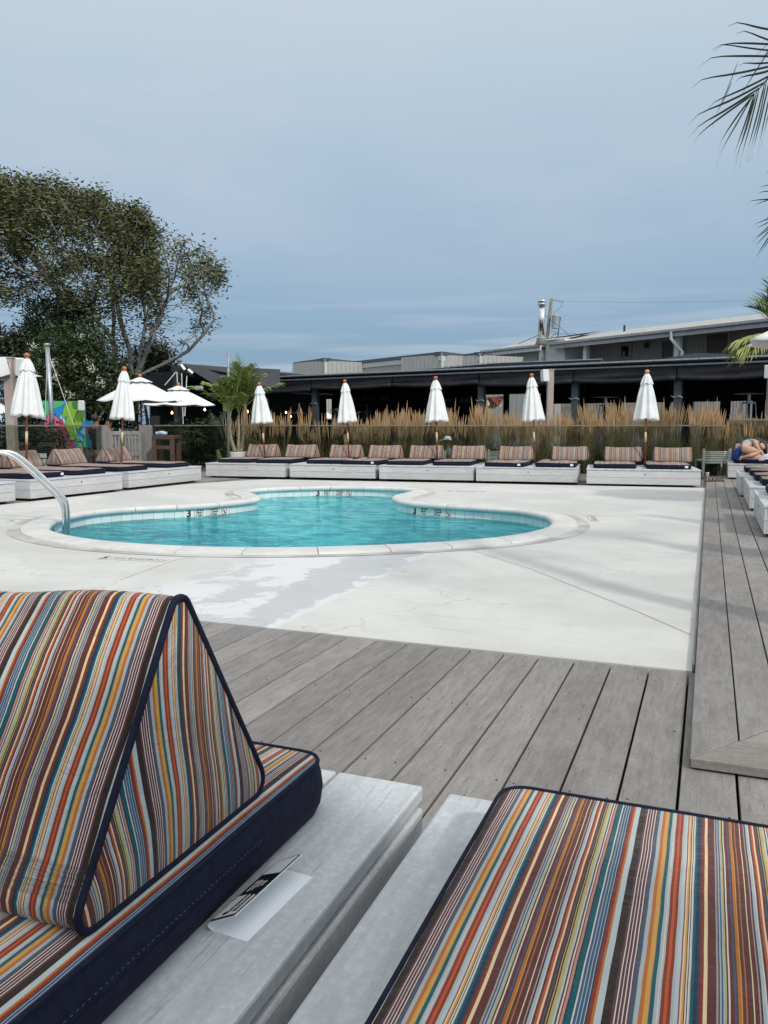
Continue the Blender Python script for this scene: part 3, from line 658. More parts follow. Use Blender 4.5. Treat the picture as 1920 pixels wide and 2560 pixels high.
# right row on the raised deck
rbase = [((.40, 19.10), 0, 'far walkway platform where a person lies curled up'), ((.49, 16.45), R(-90), 'right-row platform farthest from the camera'), ((.54, 14.15), R(-90), 'middle platform of the right row'), ((.56, 11.35), R(-90), 'nearest right-row platform, cut off by the picture edge')]
for k, ((x, y), rz, nm) in enumerate(rbase):
    lb = [('left striped mattress on the ' + nm, 'left striped wedge on the ' + nm), ('right striped mattress on the ' + nm, 'right striped wedge on the ' + nm)]
    set_of((x, y, 0), rz, lb, 'whitewashed ' + nm, 'r', z0=Z1, alt=(0, 0), wedges=(1, 1), mats=((.12, .16), (1.1, .16)) if k == 0 else ((.10, .12), (1.12, .16)))

# ---- the two big platforms in front
ZN = .53
def near_platform(x0, x1, y1, label, tops):
    r = thing('lounge_platform', label, 'lounger base', (x0, -.9, 0), 0, 'near lounge platforms'); W = x1 - x0; D = y1 + .9
    mb = MB()
    for a, b in tops: mb.box(a - x0, b - x0, -.01, D + .012, ZN - .03, ZN)
    mb.build('top_board', [M['whitewood']], r, bevel=.005)
    def side(a, b, c, d, mat):
        m = MB()
        for z0_, z1_ in ((.03, .182), (.186, .338), (.342, .492)): m.box(a, b, c, d, z0_, z1_)
        m.build('side_board', [mat], r, bevel=.006)
    side(.012, W - .008, D - .03, D, M['whitewood_x']); side(W - .02, W + .003, .0, D + .004, M['whitewood']); side(-.003, .022, 0, D - .032, M['whitewood'])
    m = MB(); m.box(W - .05, W - .0215, 0, D - .034, .03, .499); m.build('inner_rail', [simple('raw_brown_wood', (.16, .075, .055), .8, c2=(.24, .13, .10), sc=9)], r)
    return r
near_platform(-2.75, -.472, 1.375, 'whitewashed platform at lower left carrying the big striped wedge and folded card', [(-2.75 + k * .162, -2.75 + (k + 1) * .162 - .006) for k in range(13)] + [(-.644 + .0, -.472)])
near_platform(-.418, 1.75, 1.365, 'whitewashed platform at lower right under the large striped mattress', [(-.418, -.245), (-.241, -.075)] + [(-.07 + k * .17, -.07 + (k + 1) * .17 - .005) for k in range(11)])
nm1 = make_mattress(.78, 1.95, .092, res=(40, 90), rad=.045, warp=.0025, seed=3, pipe=.0038, phase=-.024, flip=True)
nm1.location = (-.603 - .78, 1.245 - 1.95, ZN + .002); nm1['label'] = 'striped mattress with navy side under the big wedge cushion at lower left'; nm1['group'] = 'near mattresses'
nm2 = make_mattress(.80, 1.95, .092, res=(44, 90), rad=.042, warp=.0022, seed=11, pipe=.0036, phase=-.003)
nm2.location = (-.285, 1.245 - 1.95, ZN + .002); nm2['label'] = 'large flat striped mattress at lower right, closest to the camera'; nm2['group'] = 'near mattresses'
nw = make_wedge(.76, .44, .366, res=60, puff=.012, seed=4, pipe=.0052, phase=-.006, rad=.024, flip=True)
nw.location = (-.630 - .76, .648, ZN + .100); nw['label'] = 'big striped wedge cushion with navy piping at lower left, closest to the camera'; nw['group'] = 'near wedge cushion'
# zip fly and stitched seam on the navy side of the left mattress
m = MB(); pts = []
m.box(.79 - .004, .79 + .0005, .35, 1.72, .030, .046); m.build('zip_flap', [M['navy']], nm1)
m = MB()
for k in range(150): m.box(.7905, .7915, .36 + k * .009, .364 + k * .009, .058, .0588)
m.build('stitching', [simple('blue_thread', (.03, .06, .12), .7)], nm1)

# ---- folded card on the near platform
card = thing('table_tent_card', 'folded white plastic card with black printing on the lower left platform', 'card', (-.596, .865, ZN + .001), R(-3.5))
wm = simple('glossy_white_card', (.80, .82, .84), .25); bk = simple('printed_black', (.010, .010, .016), .35)
prof = [(.062, 0), (.006, .0), (.001, .0025), (0.0, .006), (.002, .009), (.044, .030)]
m = MB(); th = .0012; Lc = .170; vs = []
for y in (0, Lc):
    for i, (x, z) in enumerate(prof):
        a = prof[max(i - 1, 0)]; b = prof[min(i + 1, len(prof) - 1)]; d = Vector((b[0] - a[0], b[1] - a[1])).normalized(); vs += [(x, y, z + .0), (x - d.y * th, y, z + d.x * th)]
n = len(prof); q = 2 * n; fs = []
for i in range(n - 1):
    a, b, c, d = 2 * i, 2 * i + 1, 2 * i + 3, 2 * i + 2
    fs += [(a, d, q + d, q + a), (b, q + b, q + c, c), (a, b, c, d), (q + a, q + d, q + c, q + b)]
fs += [(0, q, q + 1, 1), (2 * n - 2, 2 * n - 1, q + 2 * n - 1, q + 2 * n - 2)]
m.add(vs, fs); m.build('folded_sheet', [wm], card)
# the raised leaf: frame of its printed (upper) face
e0 = Vector((.002, 0, .0108)); e1 = Vector((.0435, 0, .0318)); ex = (e1 - e0); wl = ex.length; ex = ex.normalized(); nn = Vector((-ex.z, 0, ex.x))
LM = Matrix(((ex.x, 0, nn.x, e0.x), (0, 1, 0, 0), (ex.z, 0, nn.z, e0.z), (0, 0, 0, 1)))
def leafpoly(mb, poly, h, m=0): mb.prism(poly, h - .0002, h, m, T=LM)
m = MB(); leafpoly(m, [(.001, .001), (wl - .001, .001), (wl - .001, Lc - .001), (.001, Lc - .001)], .0006); m.build('print_black', [bk], card)
m = MB(); leafpoly(m, [(.003, .0045), (wl - .003, .0045), (wl - .003, .052), (wl / 2, .062), (.003, .062)], .0009); m.build('print_white', [wm], card); m = MB(); leafpoly(m, [(.003, Lc - .046), (wl - .003, Lc - .056), (wl - .003, Lc - .004), (.003, Lc - .004)], .0009); m.build('print_white', [wm], card)
rotm = Matrix.Rotation(R(90), 4, 'Z')
text_mb('THE MONTAUK', .0092, bk, 'print_lettering', card, .00012, LM @ Matrix.Translation((.025, .0385, .0012)) @ rotm, .78)
text_mb('BEACH HOUSE', .0092, bk, 'print_lettering', card, .00012, LM @ Matrix.Translation((.0355, .0365, .0012)) @ rotm, .78)
m = MB(); m.lathe([(.0001, 0), (.0045, 0), (.0045, .0003), (.0001, .0003)], 20, T=LM @ Matrix.Translation((.020, .0125, .0010))); m.build('print_dot', [bk], card)
for k, s in enumerate(['SCAN TO ORDER', 'FOOD & DRINKS', 'TO YOUR', 'DAYBED']): text_mb(s, .0055, wm, 'print_lettering', card, 0, LM @ Matrix.Translation((.0115 + k * .0072, .088, .0010)) @ rotm, .7)

# ================================================================== closed umbrellas
def folds(r, z, t, base):
    return r
def make_closed_umbrella(pole_mat, fin, Ht=2.42, seed=0):
    rnd = random.Random(seed); r = thing('closed_umbrella', 'x', 'umbrella')
    m = MB(); m.tube([(0, 0, .0), (0, 0, Ht - .08)], .019, 10); m.build('pole', [pole_mat], r, smooth=True)
    m = MB(); m.tube([(0, 0, .62), (0, 0, .88)], .0215, 10); m.build('pole_label', [M['brass']], r, smooth=True)
    ph = [rnd.uniform(0, 6) for _ in range(6)]
    def cloth(z0, z1, r0, r1, amp, n=96, rows=22, hem=.017, k=8, power=.8):
        vs = []
        for i in range(rows + 1):
            f = i / rows; z = z0 + (z1 - z0) * f; rr = r0 + (r1 - r0) * f ** power
            for j in range(n):
                t = 2 * math.pi * j / n; c = math.cos(k * t / 2 * 2 + .9 * math.sin(t + ph[0]) + .25 * f)
                sharp = math.copysign(abs(c) ** .7, c)
                q = rr * (1 + amp * sharp * min(1, f * 3) + .05 * math.sin(3 * t + ph[1] + f * 2)) + .0025 * math.sin(z * 9 + t * 3 + ph[2])
                zz = z + (hem * (-.6 * c + .8 * math.sin(t * 2 + ph[3])) if i == rows else 0) * 1.0
                if i >= rows - 2: zz -= (hem * .5 * c) * (i - rows + 2) / 2
                vs.append((q * math.cos(t), q * math.sin(t), zz))
        fs = [(i * n + j, (i + 1) * n + j, (i + 1) * n + (j + 1) % n, i * n + (j + 1) % n) for i in range(rows) for j in range(n)]
        return vs, fs, n, rows
    vs, fs, n, rows = cloth(Ht - .20, 1.20, .07, .235, .14)
    # inner lining turned back up
    b = len(vs); 
    for j in range(n): x, y, z = vs[rows * n + j]; vs.append((x * .55, y * .55, z - .02))
    for j in range(n): x, y, z = vs[rows * n + j]; vs.append((x * .2, y * .2, z + .12))
    fs += [(rows * n + j, b + j, b + (j + 1) % n, rows * n + (j + 1) % n) for j in range(n)] + [(b + j, b + n + j, b + n + (j + 1) % n, b + (j + 1) % n) for j in range(n)]
    m = MB(); m.add(vs, fs); m.build('canopy', [M['white_canvas']], r, smooth=True)
    vs, fs, _, _ = cloth(Ht - .085, Ht - .33, .045, .122, .09, rows=10, hem=.014, power=.8)
    m = MB(); m.add(vs, fs); o = m.build('vent_cap', [M['white_canvas']], r, smooth=True)
    m = MB(); m.lathe([(.001, Ht - .085), (.048, Ht - .085), (.05, Ht - .07), (.03, Ht - .062), (.026, Ht - .056), (.04, Ht - .045), (.047, Ht - .02), (.043, Ht + .008), (.024, Ht + .026), (.001, Ht + .032)], 16); m.build('finial', [fin], r, smooth=True)
    return r
def lean(o, base, top):
    d = (Vector(top) - Vector(base)).normalized(); q = Vector((0, 0, 1)).rotation_difference(d); o.location = base; o.rotation_mode = 'XYZ'
    o.rotation_euler = (q.to_matrix() @ Matrix.Rotation(random.uniform(0, 6), 3, 'Z')).to_euler()
protoA = make_closed_umbrella(M['teak'], M['finial']); protoB = make_closed_umbrella(M['teak'], M['finial'], seed=9); 
cu = [((66, 1160), (67.5, 886), -11.1, 10.98, 'closed white umbrella leftmost, beside the post with two speakers'), ((303, 1168), (311, 919), -11.15, 13.42, 'closed white umbrella in front of the wooden gate'),
      ((663, 1153), (648, 958), 0, 0, 'closed white umbrella beside the potted palm, leaning left'), ((873, 1154), (862, 951), 0, 1, 'closed white umbrella second from the potted palm'), ((1093, 1157), (1089, 943), 0, 2, 'closed white umbrella at the middle platform of the back row'),
      ((1338, 1165), (1329, 936), 0, 3, 'closed white umbrella just left of the tan post with one speaker'), ((1612, 1170), (1618, 927), 0, 4, 'closed white umbrella with pale yellow finial, rightmost of the back row')]
for k, (b, t, x, y, lab) in enumerate(cu):
    if k < 2: base = Vector((x, y, .335)); 
    else: base = loc_at(pbase[y], RZB, 1.06, 1.12, .335)
    # slide along the picture column so that the pole foot stands where the photo shows it
    D = (base).dot(FWD); base = col(b[0], D, .335); top = at(t[0], t[1], D)
    p = protoA if k in (0, 2, 4) else protoB
    if k == 6: p = make_closed_umbrella(M['teak'], M['finial_pale'], seed=4)
    o = inst(p, k > 1 and k != 6, lab, base, 0, 'closed white umbrellas'); lean(o, base, top); sx_ = (1.05, .97, 1.0, .9, 1.02, .97, 1.04)[k]; o.scale = (sx_, sx_, (top - base).length / 2.42)
for y in (9.55, 7.1):
    o = inst(protoB, True, ('farther' if y > 8 else 'nearer') + ' closed white umbrella of the right row, just outside the picture', (1.65, y, Z1), 0, 'closed white umbrellas outside the right edge'); o.rotation_euler = (0, 0, y); o.scale = (1, 1, 1)
# ================================================================== open umbrellas
def make_open_umbrella(Rr=1.5, H=2.75, eave=2.15, pole_mat=None, seed=0, sides=8, rot=.2):
    r = thing('open_umbrella', 'x', 'umbrella')
    m = MB(); m.tube([(0, 0, 0), (0, 0, H)], .024, 10); m.build('pole', [pole_mat or M['redpole']], r, smooth=True)
    vs = []; fs = []; K = 10; P = sides * 6; 
    for i in range(K + 1):
        f = i / K
        for j in range(P):
            t = 2 * math.pi * j / P + rot; seg = (j % 6) / 6; edge = math.cos(math.pi / sides) / math.cos((seg - .5) * 2 * math.pi / sides); sag = math.sin(math.pi * seg)
            rad = Rr * f * (edge * (1 - .05 * sag * f) if True else 1); z = H - .06 - (H - eave) * (f ** 1.12) - .05 * sag * f * (1 - f * .3)
            vs.append((rad * math.cos(t), rad * math.sin(t), z))
    for i in range(K):
        for j in range(P): fs.append((i * P + j, (i + 1) * P + j, (i + 1) * P + (j + 1) % P, i * P + (j + 1) % P))
    m = MB(); m.add(vs, fs); o = m.build('canopy', [M['white_canvas']], r, smooth=True); sm = o.modifiers.new('thick', 'SOLIDIFY'); sm.thickness = .004
    vs = []; fs = []
    for i in range(4):
        f = i / 3
        for j in range(P):
            t = 2 * math.pi * j / P + rot; rad = .05 + .28 * f; z = H - .01 - .12 * f - (.018 * abs(math.sin(4 * t)) if i == 3 else 0); vs.append((rad * math.cos(t), rad * math.sin(t), z))
    for i in range(3):
        for j in range(P): fs.append((i * P + j, (i + 1) * P + j, (i + 1) * P + (j + 1) % P, i * P + (j + 1) % P))
    m = MB(); m.add(vs, fs); m.build('vent_cap', [M['white_canvas']], r, smooth=True)
    for k in range(sides):
        t = rot + 2 * math.pi * k / sides; d = Vector((math.cos(t), math.sin(t), 0)); m = MB()
        m.tube([Vector((0, 0, H - .12))] + [d * Rr * f + Vector((0, 0, H - .085 - (H - eave) * f ** 1.12)) for f in (.25, .5, .75, .96)], .009, 6)
        m.tube([Vector((0, 0, eave + .05)), d * Rr * .48 + Vector((0, 0, H - .12 - (H - eave) * .45))], .010, 6); m.build('rib', [pole_mat or M['redpole']], r)
    m = MB(); m.lathe([(.001, H - .03), (.04, H - .03), (.03, H), (.05, H + .02), (.055, H + .05), (.03, H + .085), (.001, H + .09)], 14); m.build('finial', [M['finial']], r, smooth=True)
    return r
def open_umb(px, D, ytop, yeave, xl, lab, rot=.2, pole=None):
    zt = at(px, ytop, D).z; ze = at(px, yeave, D).z; Rr = abs((xl - px)) / F * D
    o = make_open_umbrella(Rr, zt - .08, ze, pole, rot=rot); o.location = col(px, D, 0); o['label'] = lab; o['group'] = 'open white umbrellas'; return o
open_umb(357, 22.6, 935, 997, 252, 'open white umbrella left of the two, behind the closed umbrella at the gate', rot=.0)
open_umb(451, 25.0, 957, 1008, 545, 'open white umbrella behind and right of the larger one, near the palm', rot=.25)
o = make_open_umbrella(1.5, 2.75, 2.42, rot=.1); o.location = col(-55, 19, 0); o['label'] = 'open white umbrella at the left picture edge, its rim showing behind the speaker post'; o['group'] = 'open white umbrellas'
o = make_open_umbrella(1.45, 2.35, 1.62, rot=.3); o.location = col(-75, 24, 0); o['label'] = 'white umbrella at the left edge above the teal painted panel'; o['group'] = 'open white umbrellas'
# open umbrellas of the right row (their rims, and the shade they throw over the deck, are in the picture)
o = make_open_umbrella(1.30, 2.95, 2.40, rot=YAW + math.pi + .02); o.location = (1.66, 13.1, Z1); o['label'] = 'open white umbrella at the right edge, its pointed corner in front of the motel wall'; o['group'] = 'open white umbrellas'

# ================================================================== fences, gate, posts
def glass_fence(pts, h, label, pane=1.55, z0=0, posts=()):
    r = thing('glass_fence', label, 'fence', (0, 0, 0))
    for a, b in zip(pts, pts[1:]):
        a, b = Vector(a), Vector(b); Ln = (b - a).length; d = (b - a) / Ln; ang = math.atan2(d.y, d.x); T = Matrix.Translation((a.x, a.y, 0)) @ Matrix.Rotation(ang, 4, 'Z')
        m = MB(); m.box(0, Ln, -.022, .022, h - .022, h + .006, T=T); m.build('rail', [M['rail']], r)
        k = max(1, round(Ln / pane)); w_ = Ln / k
        for i in range(k):
            m = MB(); m.box(i * w_ + .006, (i + 1) * w_ - .006, -.004, .004, z0 + .04, h - .023, T=T); m.build('glass_pane', [M['fenceglass']], r)
        m = MB(); m.box(0, Ln, -.03, .03, z0, z0 + .05, T=T); m.build('base_channel', [M['rail']], r)
    return r
glass_fence([(-12.9, 15.0), (-12.75, 4)], 1.2, 'glass fence with thin metal rail behind the left loungers', z0=0)
glass_fence([(-12.9, 16.95), (-12.95, 18.45), (.33, 20.15)], 1.2, 'long glass fence with thin metal rail in front of the tall grass')
glass_fence([(.42, 20.9), (5.5, 21.4)], 1.335, 'slightly higher glass fence at the far right behind the curled up person')
# wooden gate
gx, gy = -12.95, 15.05
def gate():
    r = thing('wooden_gate', 'weathered grey wooden gate with slatted upper panel between two thick posts', 'gate', (gx, gy, 0), R(90))
    Wd = 1.22
    # local x along the fence, local -y towards the pool
    for x0, wd in ((-.05, .20), (Wd + .25, .27)):
        m = MB(); m.box(x0, x0 + wd, -.10, .10, 0, 1.20); m.build('gate_post', [M['greywood']], r, bevel=.006)
    m = MB(); A = .20
    m.box(A, A + .12, -.03, .03, .05, 1.06); m.box(A + Wd - .13, A + Wd - .01, -.03, .03, .05, 1.06)
    m.box(A + .12, A + Wd - .13, -.028, .028, .97, 1.06); m.box(A + .12, A + Wd - .13, -.028, .028, .46, .54); m.box(A + .12, A + Wd - .13, -.028, .028, .05, .14); m.build('gate_frame', [M['greywood']], r, bevel=.004)
    for zz0, zz1 in ((.54, .97), (.14, .46)):
        for k in range(8):
            x = A + .13 + k * (Wd - .27) / 8; m = MB(); m.box(x, x + .062, -.012, .012, zz0, zz1); m.build('slat', [M['greywood']], r)
gate()
# posts with loudspeakers
def speaker(loc, rz, label, tilt=0.0, s=1.0):
    r = thing('loudspeaker', label, 'speaker', loc, rz, 'white outdoor speakers')
    T = Matrix.Rotation(tilt, 4, 'X'); m = MB(); w_, h, d = .12 * s, .20 * s, .11 * s
    m.add([(-w_, -d, -h), (w_, -d, -h), (w_ * .72, d, -h * .86), (-w_ * .72, d, -h * .86), (-w_, -d, h), (w_, -d, h), (w_ * .72, d, h * .86), (-w_ * .72, d, h * .86)], [(0, 3, 2, 1), (4, 5, 6, 7), (0, 1, 5, 4), (1, 2, 6, 5), (2, 3, 7, 6), (3, 0, 4, 7)], T=T)
    m.build('cabinet', [M['white']], r, bevel=.018)
    m = MB(); m.box(-w_ * .86, w_ * .86, -d - .004, -d + .001, -h * .9, h * .9, T=T); m.build('grille', [simple('speaker_grille', (.66, .66, .64), .6)], r)
    m = MB(); m.tube([T @ Vector((0, d * .9, h * .6)), T @ Vector((0, d * 1.5, h * .5)), T @ Vector((0, d * 1.5, -h * .5)), T @ Vector((0, d * .9, -h * .6))], .008, 6); m.build('bracket', [M['white']], r)
    return r
def post(px, D, ytop, wpx, label, mat=None, lean_px=0):
    zt = at(px, ytop, D).z; w_ = wpx / F * D / 2; r = thing('timber_post', label, 'post', col(px, D, 0), YAW, 'tan speaker posts')
    m = MB(); m.box(-w_, w_, -w_, w_, 0, zt - .03); m.build('shaft', [mat or M['tanpost']], r, bevel=.006)
    m = MB(); m.box(-w_ * 1.16, w_ * 1.16, -w_ * 1.16, w_ * 1.16, zt - .03, zt); m.build('cap', [mat or M['tanpost']], r, bevel=.005); return r
p = post(36, 17.6, 893, 21, 'tan timber post at far left carrying two white loudspeakers')
speaker(col(4, 17.4, at(4, 917, 17.4).z), YAW + R(-50), 'white loudspeaker left of the far left post', R(12), 1.05)
speaker(col(50, 17.4, at(50, 916, 17.4).z), YAW + R(40), 'white loudspeaker right of the far left post, beside the closed umbrella', R(14), .95)
post(1371, 22.2, 923, 15, 'tan timber post in the grass between the two closed umbrellas at right')
speaker(at(1361, 940, 21.9), YAW + R(25), 'white loudspeaker on the tan post in the grass', R(-8), .82)
post(1916, 21.6, 930, 13, 'tan timber post at the right picture edge')
speaker(at(1922, 929, 21.2), YAW + R(-30), 'white loudspeaker at the right picture edge below the open umbrella', R(5), .85)
# steel mast with guy ropes
mast = thing('steel_mast', 'tall leaning galvanised mast with two white guy ropes at left', 'mast', (0, 0, 0))
a, b = col(138, 19.6, .0), at(118, 862, 19.6); m = MB(); m.tube([a, a.lerp(b, .5), b], [.062, .058, .052], 14); m.build('tube', [M['galv']], mast, smooth=True)
m = MB(); m.tube([b - Vector((0, 0, .02)), b + Vector((0, 0, .03))], .075, 14); m.build('cap', [M['galv']], mast, smooth=True)
rope = simple('white_rope', (.62, .60, .56), .8)
for px, py in ((110, 1128), (218, 1160)): m = MB(); m.tube([b - Vector((0, 0, .12)), at(px, py, 19.4)], .008, 6); m.build('guy_rope', [rope], mast)
m = MB(); c = a.lerp(b, .72); m.lathe([(.001, -.03), (.05, -.03), (.05, .03), (.001, .03)], 10, T=Matrix.Translation(c + Vector((0, 0, 0))) @ Matrix.Rotation(R(0), 4, 'X')); m.tube([c, c - RGT * .12], .02, 6); m.build('clamp', [M['black']], mast)
gp1 = thing('galvanised_pole', 'slim galvanised pole with yellow box left of the potted palm', 'pole', (0, 0, 0)); a, b = col(571.5, 20.6, 0), at(571.5, 880, 20.6)
m = MB(); m.tube([a, b], .036, 12); m.build('tube', [M['galv']], gp1, smooth=True)
m = MB(); c = at(563, 1017, 20.45); m.box(-.05, .05, -.03, .03, -.10, .10, T=Matrix.Translation(c) @ Matrix.Rotation(YAW, 4, 'Z')); m.build('junction_box', [simple('pale_yellow_box', (.55, .40, .16), .6)], gp1)
# grab rails at the pool
railB = gp(161.5, 1345, WL); uD = Vector((-.73, -.68, 0)).normalized(); nD = Vector((.68, -.73, 0)).normalized()
def onplane(px, py, p0, n):
    r, _ = ray(px, py); return Vector((0, 0, HC)) + r * ((Vector(p0) - Vector((0, 0, HC))).dot(n) / r.dot(n))
hr = thing('pool_handrail', 'pair of curved stainless steel grab rails entering the pool at left', 'handrail')
rp_ = [(-120, 1215), (-95, 1165), (-50, 1136), (0, 1132), (28, 1140), (60, 1164), (100, 1201), (134, 1233), (151, 1252), (158.5, 1272), (161, 1300), (161.5, 1345), (161.5, 1400)]
for dd, sh in ((0, 0), (.42, 9)):
    P = [onplane(x, y, railB, nD) for x, y in rp_]
    if dd:
        v = (railB - Vector((0, 0, HC))); v.z = 0; v.normalize(); P = [p + v * dd + RGT * .045 for p in P]
        P = [Vector((p.x, p.y, p.z + .0)) for p in P]
    # smooth the path
    Q = []
    for i in range(len(P) - 1):
        p0, p1, p2, p3 = P[max(i - 1, 0)], P[i], P[i + 1], P[min(i + 2, len(P) - 1)]
        for k in range(6): t = k / 6; Q.append(.5 * ((2 * p1) + (p2 - p0) * t + (2 * p0 - 5 * p1 + 4 * p2 - p3) * t * t + (3 * p1 - p0 - 3 * p2 + p3) * t ** 3))
    m = MB(); m.tube(Q, .0245, 16); m.build('rail', [M['steel']], hr, smooth=True)

# ================================================================== depth markings
blk = simple('black_lettering', (.02, .02, .025), .4); redm = simple('red_symbol', (.40, .03, .02), .4); tilew = simple('marker_tile', (.78, .77, .72), .3)
fainter = simple('worn_lettering', (.22, .22, .21), .7)
def nodive(mb_, T, r=.055, w_=.009):
    n = 32; vs = []; 
    for k in range(n):
        t = 2 * math.pi * k / n
        for q in (r, r - w_): vs.append((q * math.cos(t), q * math.sin(t), 0))
    mb_.add(vs, [(2 * k, 2 * ((k + 1) % n), 2 * ((k + 1) % n) + 1, 2 * k + 1) for k in range(n)], 0, None, T)
    mb_.box(-r + w_, r - w_, -w_ / 2, w_ / 2, 0, .0006, T=T @ Matrix.Rotation(R(-45), 4, 'Z'))
def diver(mb_, T, s=.055):
    mb_.tube([T @ Vector((-.4 * s, .15 * s, .0006)), T @ Vector((.0, .0, .0006)), T @ Vector((.15 * s, -.45 * s, .0006))], .006, 4); mb_.tube([T @ Vector((0, 0, .0006)), T @ Vector((.35 * s, .3 * s, .0006))], .005, 4)
    mb_.lathe([(.001, 0), (.009, 0), (.009, .001), (.001, .001)], 10, T=T @ Matrix.Translation((.22 * s, -.5 * s, 0)))
def wallmark(px, py, label, words=('3', 'FEET', 'DEEP'), gap=.172, h=.102, zc=-.102):
    g = gp(px, py, -.06).to_2d(); i = min(range(NR), key=lambda k: (rim[k] - g).length)
    r = thing('depth_marker', label, 'depth marking', (0, 0, 0), 0, 'pool depth markings')
    s = 0; items = list(words) + ['*']; span = gap * (len(items) - 1); 
    for q, wd in enumerate(items):
        d = q * gap - span / 2; k = i; step = 1 if d > 0 else -1; acc = 0
        # to the right as seen from the water: clockwise along the rim
        while acc < abs(d): acc += (rim[(k - step) % NR] - rim[k % NR]).length; k -= step
        p, n = rim[k % NR], nrms[k % NR]; nin = Vector((-n.x, -n.y, 0)); rt = Vector((0, 0, 1)).cross(nin).normalized()
        T = Matrix(((rt.x, 0, nin.x, p.x + nin.x * .004), (rt.y, 0, nin.y, p.y + nin.y * .004), (0, 1, 0, zc), (0, 0, 0, 1)))
        m = MB(); m.box(-.082, .082, -.07, .07, 0, .003, T=T); m.build('marker_tile', [tilew], r)
        if wd == '*':
            m = MB(); nodive(m, T @ Matrix.Translation((0, 0, .004))); m.build('no_diving_ring', [redm], r); m = MB(); diver(m, T @ Matrix.Translation((0, 0, .0045))); m.build('diver_figure', [blk], r)
        else: text_mb(wd, h * (1.45 if q == 0 else 1.25), blk, 'lettering', r, .006 if q == 0 else .0025, T @ Matrix.Translation((0, 0, .0042)), 1.0 if q == 0 else .47)
wallmark(524, 1275, '3 FEET DEEP marking on the waterline tiles of the left lobe')
wallmark(838, 1223, '3 FEET DEEP marking on the waterline tiles of the far end')
wallmark(1105, 1270, '3 FEET DEEP marking on the waterline tiles of the right lobe')
wallmark(133, 1325, 'FEET DEEP marking on the tiles behind the steel handrail', gap=.172, words=('5', 'FEET', 'DEEP'))
def groundmark(P, ang, label, words=('5', 'FEET', 'DEEP'), gap=.21, h=.085, faint=False):
    r = thing('deck_depth_marker', label, 'depth marking', (P.x, P.y, .005), ang, 'depth markings on the paving')
    for q, wd in enumerate(list(words) + ['*']):
        T = Matrix.Translation((q * gap, 0, .001)); m = MB(); m.box(-.06 if q in (0, 3) else -.09, .06 if q in (0, 3) else .09, -.055, .055, -.004, .0004, T=T); m.build('marker_tile', [simple('worn_marker_tile', (.62, .60, .56), .7) if q == 0 and 0 else M['mk']], r)
        if wd == '*': m = MB(); nodive(m, T @ Matrix.Translation((0, 0, .001)), .05, .008); m.build('no_diving_ring', [M['redf']], r)
        else: text_mb(wd, h * (1.5 if q == 0 else 1.1), blk if q == 0 and not faint else fainter, 'lettering', r, .003 if q == 0 else 0, T @ Matrix.Translation((0, 0, .0012)), 1.2 if q == 0 else .95)
M['mk'] = simple('worn_marker_tile', (.62, .61, .58), .7); M['redf'] = simple('faded_red', (.50, .16, .12), .6)
a, b = gp(262, 1396, 0), gp(395, 1402, 0); d = b - a
groundmark(a, math.atan2(d.y, d.x), '5 FEET DEEP marking on the paving in front of the pool', gap=d.length / 3, h=.10)
a, b = gp(1478, 1290, 0), gp(1500, 1322, 0); d = b - a
groundmark(a, math.atan2(d.y, d.x), 'worn depth marking on the paving right of the pool', gap=.2, faint=True)
a, b = gp(1125, 1228, 0), gp(1158, 1228.5, 0); d = b - a
groundmark(a, math.atan2(d.y, d.x), 'worn depth marking on the paving behind the pool neck', gap=.2, faint=True)
a, b = gp(30, 1303, 0), gp(95, 1299, 0); d = b - a
groundmark(a, math.atan2(d.y, d.x), 'worn depth marking on the paving left of the handrail', gap=.2, faint=True)

